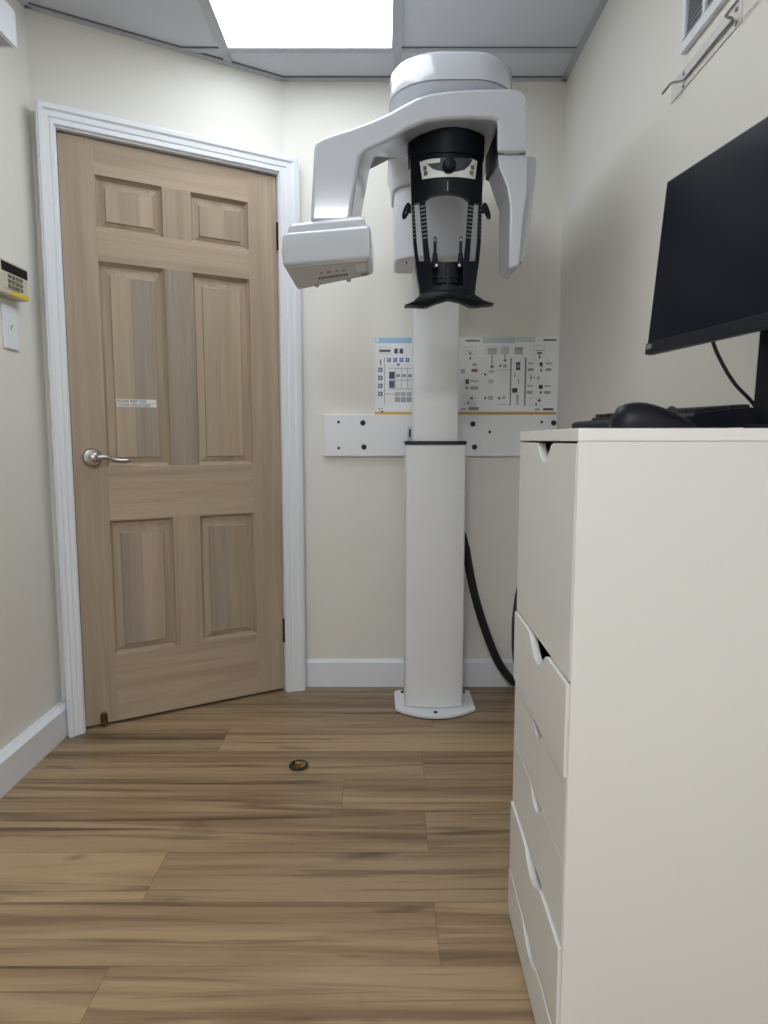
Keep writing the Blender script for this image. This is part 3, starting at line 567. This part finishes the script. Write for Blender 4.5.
bar([(0.2207, 1.5308), (0.2212, 1.4946), (0.2215, 1.4677), (0.2219, 1.438)], [(0.2696, 1.5402), (0.265, 1.5022), (0.2609, 1.4739), (0.2582, 1.4433)], th=.045)
patch(bm, [(0.133, 1.4331), (0.1765, 1.4305), (0.225, 1.4329)], [(0.1327, 1.4656), (0.1761, 1.4628), (0.2245, 1.4653)], th=.045)
fr = obj('head_rest_frame', bm, BLACK, xr, ang=40)
bm = BM(); patch(bm, [(0.1318, 1.4603), (0.1786, 1.4574), (0.2308, 1.4607)], [(0.1312, 1.5369), (0.1778, 1.5334), (0.2298, 1.537)], y0=1.93, th=.02); obj('chin_recess', bm, BLACK, fr, ang=40)
bm = BM(); patch(bm, [(0.0601, 1.4158), (0.0833, 1.414), (0.1025, 1.4107), (0.1217, 1.4089), (0.149, 1.4194), (0.1809, 1.4283), (0.2129, 1.4224), (0.2446, 1.4104), (0.2652, 1.4124), (0.2833, 1.4163), (0.3131, 1.4214)],
      [(0.0601, 1.418), (0.0832, 1.4263), (0.1024, 1.4417), (0.1214, 1.4498), (0.1487, 1.4525), (0.1807, 1.4534), (0.2125, 1.4526), (0.2412, 1.45), (0.2618, 1.4407), (0.283, 1.4305), (0.3131, 1.4236)], k=2.5, th=.035, bulge=.012)
obj('hand_grip', bm, BLACK, xr, ang=40)
# scale marks on the bars
SCALE = mat('scale_grey', (.26, .27, .28), .5, .3, var=.05)
for mi, (a, b, c0, c1) in enumerate([(0.1026, 0.1158, 1.6819, 1.6854), (0.1035, 0.1166, 1.6713, 1.6748), (0.1045, 0.1175, 1.6606, 1.6641), (0.1055, 0.1183, 1.6499, 1.6534), (0.1064, 0.1191, 1.6392, 1.6427), (0.1074, 0.1199, 1.6285, 1.632), (0.1084, 0.1207, 1.6178, 1.6213), (0.1093, 0.1215, 1.6071, 1.6106), (0.1103, 0.1223, 1.5963, 1.5998), (0.2358, 0.2513, 1.6801, 1.6835), (0.2351, 0.2505, 1.6695, 1.6729), (0.2344, 0.2496, 1.6589, 1.6624), (0.2337, 0.2487, 1.6483, 1.6518), (0.2331, 0.2478, 1.6377, 1.6411), (0.2324, 0.2469, 1.6271, 1.6305), (0.2317, 0.2461, 1.6164, 1.6199), (0.231, 0.2452, 1.6058, 1.6092), (0.2303, 0.2443, 1.5951, 1.5986), (0.0807, 0.086, 1.691, 1.6934), (0.0813, 0.0867, 1.6802, 1.6827), (0.0818, 0.0874, 1.6694, 1.6718), (0.0824, 0.0881, 1.6586, 1.661), (0.083, 0.0888, 1.6477, 1.6502), (0.0836, 0.0895, 1.6369, 1.6393), (0.0842, 0.0902, 1.626, 1.6285), (0.0848, 0.0909, 1.6152, 1.6176), (0.0854, 0.0916, 1.6043, 1.6067), (0.2708, 0.2768, 1.6902, 1.6926), (0.2706, 0.2766, 1.6795, 1.6819), (0.2704, 0.2764, 1.6688, 1.6712), (0.2702, 0.2762, 1.658, 1.6604), (0.27, 0.276, 1.6473, 1.6497), (0.2698, 0.2758, 1.6365, 1.6389), (0.2696, 0.2756, 1.6258, 1.6282), (0.2694, 0.2754, 1.615, 1.6174), (0.2692, 0.2752, 1.6042, 1.6066)]):
    bm = BM(); loft(bm, [[(x, bend(x) + dy, z) for x, z in ((a, c0), (b, c0), (b, c1), (a, c1))] for dy in (-.0006, .001)]); obj('scale_mark', bm, SCALE, fr, smooth=False)
# console
bm = BM(); patch(bm, [(0.1077, 1.7549), (0.1245, 1.7534), (0.1438, 1.752), (0.1632, 1.7509), (0.1791, 1.7508), (0.1979, 1.751), (0.2186, 1.7521), (0.2374, 1.7539), (0.2541, 1.7562)], [(0.1002, 1.8037), (0.1194, 1.8033), (0.1398, 1.8012), (0.1603, 1.7996), (0.1786, 1.7987), (0.1974, 1.7994), (0.2206, 1.802), (0.2421, 1.8064), (0.2602, 1.8054)], y0=1.9035, th=.003); con = obj('control_panel', bm, PANELW, fr, ang=40)
bm = BM(); patch(bm, [(0.1195, 1.7919), (0.134, 1.776), (0.146, 1.7696), (0.1606, 1.7651), (0.1803, 1.7614), (0.2003, 1.7647), (0.221, 1.7718), (0.2342, 1.7846), (0.2422, 1.7981)], [(0.1195, 1.7921), (0.1339, 1.7898), (0.1459, 1.7893), (0.1536, 1.789), (0.1545, 1.7992), (0.1848, 1.7983), (0.2101, 1.8003), (0.2339, 1.8044), (0.2443, 1.8054)], y0=1.9028, th=.002, nu=2); obj('slate_inlay', bm, PANELG, con, ang=40)
kx, kz = (0.1781, 1.7775)
bm = BM(); lathe(bm, [(0, -.004), (.017, -.004), (.0195, 0), (.0195, .010), (.017, .018), (.010, .022), (0, .023)], aim((kx, 1.905, kz), (0, -1, -.05)), 32); obj('control_knob', bm, BLACK, con, ang=60)
for (x, z) in [(0.1152, 1.7819), (0.1172, 1.7677), (0.2438, 1.7835), (0.2413, 1.7685)]:
    y = bend(x, 1.9035); bm = BM(); box(bm, x - .0055, x + .0055, y - .003, y + .004, z - .0055, z + .0055); obj('button', bm, GREENB, con, bevel=.001)
tx, tz = (0.1041, 1.8)
text('console_print', 'carestream', .0075, Matrix.Translation((tx, bend(tx, 1.9035) - .0008, tz)) @ Matrix.Rotation(R(-33), 4, 'Z') @ MX, INKG, con)
x_, za = (0.1752, 1.7154); zb = 1.7389
bm = BM(); box(bm, x_ - .0010, x_ + .0010, 1.9035, 1.906, za, zb); obj('centre_line', bm, mat('line_grey', (.35, .36, .38), .5, .3, var=.05), fr, smooth=False)
# temple rests: small rings at both sides
for (px_, pz_, s) in ((*(0.0645, 1.6813), -1), (*(0.2919, 1.6814), 1)):
    bm = BM(); pts = [(px_ + s * (.0055 * math.cos(2 * math.pi * k / 20) - .006 * math.sin(2 * math.pi * k / 20)), 1.965 + .005 * math.cos(2 * math.pi * k / 20), pz_ + .019 * math.sin(2 * math.pi * k / 20)) for k in range(20)]
    tube(bm, pts, .0042, 8, closed=True)
    box(bm, min(px_, px_ - s * .014), max(px_, px_ - s * .014), 1.962, 1.975, pz_ - .004, pz_ + .016); obj('temple_rest', bm, BLACK, fr)
# chin rods and chin rest
for x, z0, z1 in ((*(0.1437, 1.5306), 1.5992), (*(0.2147, 1.5307), 1.5992)):
    hh = z1 - z0
    bm = BM(); lathe(bm, [(0, -.015), (.0085, -.015), (.0085, hh * .05), (.0068, hh * .34), (.0046, hh * .42), (.0046, hh * .97), (.003, hh), (0, hh)], Matrix.Translation((x, 1.925, z0)), 14); rod = obj('chin_rod', bm, BLACK, fr)
    bm = BM(); lathe(bm, [(0, hh * .82), (.0049, hh * .82), (.0049, hh * .93), (0, hh * .93)], Matrix.Translation((x, 1.925, z0)), 12); obj('rod_tip', bm, mat('clear_tip', (.25, .25, .26), .2, .5, var=.05), rod)
    bm = BM(); lathe(bm, [(0, 0), (.004, 0), (.004, .002), (0, .002)], aim((x + (.004 if x < .18 else -.004), 1.916, z0 - .010), (0, -1, 0)), 10); obj('rod_screw', bm, PLASTIC2, rod)
cx0, cz0 = (0.1786, 1.4931)
bm = BM()
for i, (dz, w_, dy) in enumerate(((.024, .030, .008), (.012, .034, .014), (0, .036, .018), (-.012, .034, .016), (-.024, .024, .010))):
    pts = [(cx0 + w_ * math.cos(math.pi * k / 10), 1.930 - dy * math.sin(math.pi * k / 10)) for k in range(11)]
    prism_z(bm, pts, cz0 + dz - .0075, cz0 + dz + .0045)
box(bm, cx0 - .006, cx0 + .006, 1.905, 1.93, cz0 - .03, cz0 + .03)
obj('chin_rest', bm, BLACK, fr, bevel=.002)

# black cable sleeve from the column to the floor behind the cabinet
bm = BM(); pts = [(x, y, z) for (x, z), y in zip([(0.2905, 0.7159), (0.3259, 0.6504), (0.3456, 0.5431), (0.3763, 0.4015), (0.424, 0.2498), (0.4801, 0.1177), (0.5442, 0.0361)], (2.69, 2.69, 2.69, 2.69, 2.69, 2.69, 2.69))]
pts += [(.585, 2.67, .045), (.62, 2.60, .028), (.64, 2.5, .020), (.66, 2.3, .020)]
sp_ = spline(pts, 6); tube(bm, sp_, [.017 if i > 8 else .013 for i in range(len(sp_))], 14)
tag(obj('cable_sleeve', bm, RUBBER), 'thick black cable sleeve hanging from the white column down behind the cabinet', 'cable')
# a thinner cord bulging out behind the cabinet
bm = BM(); pts = [(.42, 1.41, 1.00), (.34, 1.415, .86), (.298, 1.42, .735), (.2865, 1.42, .665), (.2855, 1.42, .615), (.288, 1.42, .570), (.300, 1.42, .50), (.34, 1.42, .30), (.38, 1.42, .08), (.42, 1.43, .008), (.50, 1.45, .006)]
tube(bm, spline(pts, 6), .006, 10); tag(obj('power_cord', bm, RUBBER), 'thin black power cord peeking out behind the far edge of the white cabinet', 'cord')

# ------------------------------------------------------------------ white drawer cabinet
CX, CY0, CY1, CH = .2755, .933, 1.366, 1.056
cab = empty('drawer_cabinet', ((CX + XR) / 2, (CY0 + CY1) / 2, 0), R(-1.0)); tag(cab, 'tall white drawer cabinet with notched fronts standing against the right wall', 'cabinet')
CXR = XR - .012; FT = .014
bm = BM()
box(bm, CX, CXR, CY0, CY0 + .005, .0, CH - .018); box(bm, CX, CXR, CY1 - .005, CY1, .0, CH - .018)
box(bm, CXR - .012, CXR, CY0 + .005, CY1 - .005, .0, CH - .018); box(bm, CX + FT + .003, CXR - .012, CY0 + .005, CY1 - .005, .0, .016)
obj('carcass', bm, CAB, cab, bevel=.0018, seg=2)
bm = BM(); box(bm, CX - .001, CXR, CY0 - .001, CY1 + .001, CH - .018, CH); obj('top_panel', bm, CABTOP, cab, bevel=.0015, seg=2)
def front(name, z0, z1, out, nw, nd, side_gap=.003):
    y0, y1 = CY0 + .0062, CY1 - .0062; yc = (CY0 + CY1) / 2 - .008
    pts = [(y0, z0), (y1, z0), (y1, z1)]
    prof = [(.5, 0), (.40, -.10), (.30, -.40), (.20, -.78), (.10, -.97), (0, -1), (-.10, -.97), (-.20, -.78), (-.30, -.40), (-.40, -.10), (-.5, 0)]
    pts += [(yc + nw * a, z1 + nd * b) for a, b in prof] + [(y0, z1)]
    bm = BM(); prism_x(bm, pts, CX - out, CX - out + FT)
    f = obj(name, bm, CAB, cab, bevel=.0012, seg=2)
    return f
front('cabinet_door', .6885, 1.0345, .001, .125, .031)
bm = BM(); box(bm, CX + .022, CXR - .03, CY0 + .02, CY1 - .02, .70, 1.030); obj('notch_shade_block', bm, DARKSLOT, cab, smooth=False)  # near-black block added so the inside of the door notch looks shaded
specs = ((.5405, .6845, .005, .165, .036), (.4032, .5385, .0005, .115, .028), (.2690, .4022, .0005, .115, .028), (.1155, .2660, .005, .160, .028), (.016, .1125, .006, .150, .026))
for z0, z1, out, nw, nd in specs:
    f = front('drawer', z0, z1, out, nw, nd)
    bm = BM(); xa = CX - out + FT + .001
    box(bm, xa, CXR - .02, CY0 + .03, CY0 + .042, z0 + .01, z1 - .045); box(bm, xa, CXR - .02, CY1 - .042, CY1 - .03, z0 + .01, z1 - .045); box(bm, xa, CXR - .02, CY0 + .042, CY1 - .042, z0 + .006, z0 + .010)
    obj('drawer_box', bm, DARKSLOT, f, smooth=False)

# ------------------------------------------------------------------ on the cabinet
# mouse, lying across the near edge
mo = empty('computer_mouse', (.393, .985, CH)); tag(mo, 'black computer mouse lying on the near edge of the white cabinet', 'mouse')
bm = BM(); rings = []
for k in range(13):
    t = k / 12; x = -.060 + .120 * t
    hgt = .006 + .034 * math.sin(math.pi * min(1, (t * .93 + .10)) ** .85) ** .8 * (1 - .30 * t); wd = .030 * (math.sin(math.pi * (t * .86 + .07))) ** .35
    if k in (0, 12): wd *= .62; hgt *= .55
    rings.append([(x, wd * math.cos(a), .002 + max(0, hgt * math.sin(a))) for a in [math.pi * j / 12 for j in range(13)]])
loft(bm, rings); body = obj('mouse_body', bm, BLACK, mo, local=True, ang=70)
bm = BM(); lathe(bm, [(0, -.004), (.008, -.004), (.009, 0), (.008, .004), (0, .004)], aim((.028, 0, .024), (0, 1, 0)), 16); obj('scroll_wheel', bm, RUBBER, body, local=True)
# keyboard below the screen: long axis runs away from the camera
kb = empty('keyboard', (.450, 1.04, CH), R(17)); tag(kb, 'black keyboard with wrist lip lying on the white cabinet below the screen', 'keyboard')
bm = BM()   # local x: front lip to rear; local y: length
prof = [(-.004, .002), (-.010, .010), (-.006, .016), (.004, .019), (.034, .021), (.037, .026), (.150, .036), (.158, .034), (.160, .012), (.154, .004)]
loft(bm, [[(x, 0, z) for x, z in prof], [(x, .272, z) for x, z in prof]]); kbd = obj('keyboard_body', bm, BLACK, kb, local=True, bevel=.002)
n_r, n_c = 5, 12
for i in range(n_r):
    for j in range(n_c):
        xk = .040 + .0224 * i; yk = .004 + .0222 * j; zk = .026 + (xk - .037) * .010 / .113
        bm = BM(); box(bm, xk, xk + .0185, yk, yk + .0185, zk - .003, zk + .0065); obj('keyboard_key', bm, RUBBER, kbd, local=True, bevel=.0012, seg=1)
bm = BM(); box(bm, .002, .012, -.0006, .008, .0175, .0225); obj('indicator_light', bm, RED, kbd, local=True, bevel=.001)
for yk in (.03, .22):
    bm = BM(); box(bm, .120, .134, yk, yk + .02, .0, .012); obj('keyboard_foot', bm, RUBBER, kbd, local=True)
    bm = BM(); box(bm, .015, .028, yk, yk + .02, .0, .006); obj('keyboard_foot', bm, RUBBER, kbd, local=True)
# monitor
MB = Vector((0.4784, 1.24, 0)); MDIR = Vector((.160, -.987, 0)).normalized(); MW, MH = .492, 0.3036
mn = empty('computer_monitor', tuple(MB + MDIR * MW / 2) [:2] + (CH,), math.atan2(MDIR.y, MDIR.x)); tag(mn, 'black flat computer monitor on a stand on top of the white cabinet', 'monitor')
# local x along the screen (towards the camera), local y out of the back, z up from the cabinet top
TL = Matrix.Translation((0, 0, 0.1375)) @ Matrix.Rotation(R(-5.0), 4, 'X')
bm = BM(); box(bm, -MW / 2, MW / 2, 0, .012, 0, MH, TL); hs = obj('housing', bm, BLACK, mn, local=True, bevel=.0015)
bm = BM(); loft(bm, [[TL @ Vector((x, .012, z)) for x, z in ((-.20, .03), (.20, .03), (.20, .28), (-.20, .28))], [TL @ Vector((x, .035, z)) for x, z in ((-.14, .06), (.14, .06), (.14, .25), (-.14, .25))]]); obj('rear_cover', bm, BLACK, hs, local=True, bevel=.004)
bm = BM(); box(bm, -MW / 2 + .003, MW / 2 - .003, -.0008, .001, .021, MH - .003, TL); obj('screen', bm, SCREEN, hs, local=True, smooth=False)
bm = BM(); box(bm, -MW / 2, MW / 2, -.003, .0, 0, .020, TL); chin = obj('lower_bezel', bm, BLACK, hs, local=True, bevel=.001)
bm = BM(); box(bm, -MW / 2 + .004, -MW / 2 + .020, -.0036, -.003, .009, .017, TL); obj('badge', bm, mat('badge_grey', (.20, .20, .22), .4, .4, var=.05), chin, local=True, smooth=False)
bm = BM(); loft(bm, [[(x, y, z) for x, y in ((-.036 - e, .066), (.036 + e, .066), (.036 + e, .080), (-.036 - e, .080))] for z, e in ((.004, .010), (.16, .004), (.26, 0))]); obj('stand_neck', bm, BLACK, mn, local=True, bevel=.002)
bm = BM(); box(bm, -.03, .03, .030, .068, .20, .26); obj('stand_hinge', bm, BLACK, mn, local=True, bevel=.002)
bm = BM(); prism_z(bm, rrect(-.045, .050, .045, .125, .012), .0, .007); obj('stand_base', bm, BLACK, mn, local=True, bevel=.0015)
bm = BM(); pts = [(x, 1.11, z) for x, z in [(0.5261, 1.2394), (0.5364, 1.1982), (0.5529, 1.1646), (0.576, 1.1309), (0.6056, 1.1017)]]
pts += [(.634, 1.115, 1.068), (.655, 1.13, 1.0600), (.675, 1.16, 1.0600)]
bmx = BM(); tube(bmx, spline(pts, 6), .0032, 8); bmesh.ops.transform(bmx, matrix=(Matrix.Translation(mn.location) @ Matrix.Rotation(math.atan2(MDIR.y, MDIR.x), 4, 'Z')).inverted(), verts=bmx.verts)
obj('cable', bmx, RUBBER, mn, local=True)

# ------------------------------------------------------------------ right wall: vent and wire hook
vt = empty('wall_vent', (XR, 1.45, 1.936)); tag(vt, 'white slatted air vent high on the right wall', 'vent')
VY0, VY1, VZ0, VZ1 = 1.20, 1.670, 1.936, 2.24
bm = BM(); x0, x1 = XR - .012, XR - .0005
box(bm, x0, x1, VY0, VY1, VZ0, VZ0 + .024); box(bm, x0, x1, VY0, VY1, VZ1 - .028, VZ1); box(bm, x0, x1, VY1 - .016, VY1, VZ0 + .028, VZ1 - .028); box(bm, x0, x1, VY0, VY0 + .024, VZ0 + .028, VZ1 - .028)
for yc in (1.565, 1.445, 1.325): box(bm, x0 + .002, x1, yc - .006, yc + .006, VZ0 + .028, VZ1 - .028)
obj('vent_frame', bm, WHITEP, vt, bevel=.0015)
bm = BM(); box(bm, x1 - .002, x1 - .0005, VY0 + .02, VY1 - .02, VZ0 + .02, VZ1 - .02); obj('vent_back', bm, LOUVRE, vt, smooth=False)
bm = BM(); z = VZ0 + .032
while z < VZ1 - .034:
    loft(bm, [[(XR - .010, y, z - .003), (XR - .009, y, z - .0015), (XR - .003, y, z + .009), (XR - .0035, y, z + .0075)] for y in (VY0 + .022, VY1 - .015)]); z += .0115
obj('vent_slats', bm, WHITEP, vt, smooth=False)
hk = empty('wire_hook_rail', (XR, 1.575, 1.858)); tag(hk, 'grey wire hook on a clear backing plate below the vent on the right wall', 'hook')
bm = BM(); box(bm, XR - .003, XR - .0003, 1.412, 1.736, 1.858, 1.905); obj('backing_plate', bm, PLATE, hk, bevel=.001)
bm = BM(); pts = [(.676, 1.716, 1.873), (.676, 1.672, 1.8735), (.679, 1.667, 1.874), (.696, 1.6645, 1.875), (.700, 1.660, 1.875), (.700, 1.55, 1.8755), (.700, 1.436, 1.876), (.696, 1.431, 1.876), (.684, 1.428, 1.877), (.680, 1.424, 1.877), (.679, 1.30, 1.878)]
tube(bm, pts, .0030, 8); obj('wire', bm, WIRE, hk, ang=60)
for y in (1.663, 1.429):
    for z in (1.892, 1.865):
        bm = BM(); lathe(bm, [(0, 0), (.005, 0), (.005, .002), (.003, .004), (0, .004)], aim((XR - .003, y, z), (-1, 0, 0)), 12); obj('screw', bm, WIRE, hk)

# ------------------------------------------------------------------ left wall: keypad, switch, box unit
kp = empty('alarm_keypad', (XL, 2.083, 1.47)); tag(kp, 'beige alarm keypad with dark display and yellow strip above the light switch', 'keypad')
KX = XL + .036
KY0, KY1, KZ0, KZ1 = 2.004, 2.160, 1.470, 1.570
bm = BM(); box(bm, XL + .0005, KX, KY0, KY1, KZ0, KZ1); kb_ = obj('keypad_case', bm, BEIGE, kp, bevel=.004)
bm = BM(); box(bm, KX - .001, KX + .0015, KY0 + .010, KY1 - .003, KZ1 - .036, KZ1 - .008); obj('display', bm, SCREEN, kb_, bevel=.001)
for i in range(3):
    for j in range(4):
        y = KY0 + .042 + .0215 * j; z = KZ0 + .049 - .0148 * i
        bm = BM(); box(bm, KX - .001, KX + .003, y, y + .0155, z, z + .0105); obj('key', bm, KEYB, kb_, bevel=.0015)
bm = BM(); box(bm, KX - .0005, KX + .0008, KY0 + .058, KY1 - .001, KZ0 + .002, KZ0 + .014); obj('yellow_strip', bm, YELLOW, kb_, smooth=False)
bm = BM(); box(bm, KX - .0005, KX + .0006, KY0 + .02, KY0 + .10, KZ0 + .0155, KZ0 + .0168); obj('printed_line', bm, INK, kb_, smooth=False)
SY0, SY1, SZ0, SZ1 = (2.0628, 2.1418, 1.3165, 1.4473)
sw = empty('light_switch', (XL, (SY0 + SY1) / 2, SZ0)); tag(sw, 'white wall switch plate below the alarm keypad', 'switch')
bm = BM(); box(bm, XL + .0005, XL + .007, SY0, SY1, SZ0, SZ1); obj('switch_plate', bm, WHITEP, sw, bevel=.0025)
ym, zm = (SY0 + SY1) / 2, (SZ0 + SZ1) / 2
bm = BM(); box(bm, XL + .006, XL + .0076, ym - .016, ym + .016, zm - .034, zm + .034); rk = obj('rocker', bm, WHITEP, sw, bevel=.0007)
bm = BM(); loft(bm, [[(XL + x, ym + y, zm + z) for y, z in ((-.004, -.008), (-.001, -.008), (.008, .010), (-.003, .006))] for x in (.0074, .0082)]); obj('indicator_mark', bm, INKG, rk, smooth=False)
# box unit high up
ac = empty('wall_unit', (XL, 1.5, 2.08)); tag(ac, 'white box unit high on the left wall with a slotted grey underside', 'wall unit')
AX, AY1 = XL + .11, 2.0312
AZ0, AZ1 = 2.1454, 2.2426
bm = BM(); box(bm, XL + .0005, AX, AY1 - .6, AY1, AZ0, AZ1); ab = obj('unit_case', bm, WHITEP, ac, bevel=.003)
bm = BM(); box(bm, XL + .012, AX - .012, AY1 - .58, AY1 - .012, AZ0 - .001, AZ0 + .002); ug = obj('underside_grille', bm, LOUVRE, ab, smooth=False)
bm = BM()
for i in range(3): box(bm, XL + .018 + .017 * i, XL + .023 + .017 * i, AY1 - .57, AY1 - .02, AZ0 - .003, AZ0)
obj('grille_bars', bm, WHITEP, ug, smooth=False)

# ------------------------------------------------------------------ floor fitting
rg = empty('floor_ring', (-.271, 2.036, 0)); tag(rg, 'small round dark ring with a brass tongue lying on the plank floor', 'ring')
bm = BM(); pts = [(-.271 + .026 * math.cos(2 * math.pi * k / 28), 2.036 + .026 * math.sin(2 * math.pi * k / 28), .0055) for k in range(28)]; tube(bm, pts, .0055, 10, closed=True); obj('ring', bm, BRONZE, rg)
bm = BM(); box(bm, -.262, -.245, 2.020, 2.055, .0, .010); box(bm, -.285, -.262, 2.046, 2.056, .0, .009); obj('brass_tongue', bm, BRASS, rg, bevel=.002)
bm = BM(); lathe(bm, [(0, .0005), (.022, .0005), (.022, .003), (0, .003)], Matrix.Translation((-.271, 2.036, 0)), 24); obj('dish', bm, AMBER, rg)

# ------------------------------------------------------------------ world, camera, view
wd = bpy.data.worlds.new('world'); bpy.context.scene.world = wd; wd.use_nodes = True
wd.node_tree.nodes['Background'].inputs[0].default_value = (.6, .65, .7, 1); wd.node_tree.nodes['Background'].inputs[1].default_value = .05
cd = bpy.data.cameras.new('camera'); co = bpy.data.objects.new('camera', cd); C.objects.link(co)
cd.sensor_fit = 'VERTICAL'; cd.sensor_height = 36; cd.sensor_width = 27; cd.lens = 23.4847
cd.clip_start = .02
co.location = (0, 0, 1.0404); co.rotation_euler = (math.pi / 2 - 0.10808, 0, -0.00094)
cd.dof.use_dof = True; cd.dof.focus_distance = 2.2; cd.dof.aperture_fstop = cd.lens * .001 / .0028
bpy.context.scene.camera = co
sc = bpy.context.scene
sc.view_settings.view_transform = 'Standard'; sc.view_settings.look = 'None'; sc.view_settings.exposure = .33; sc.view_settings.gamma = 1.04
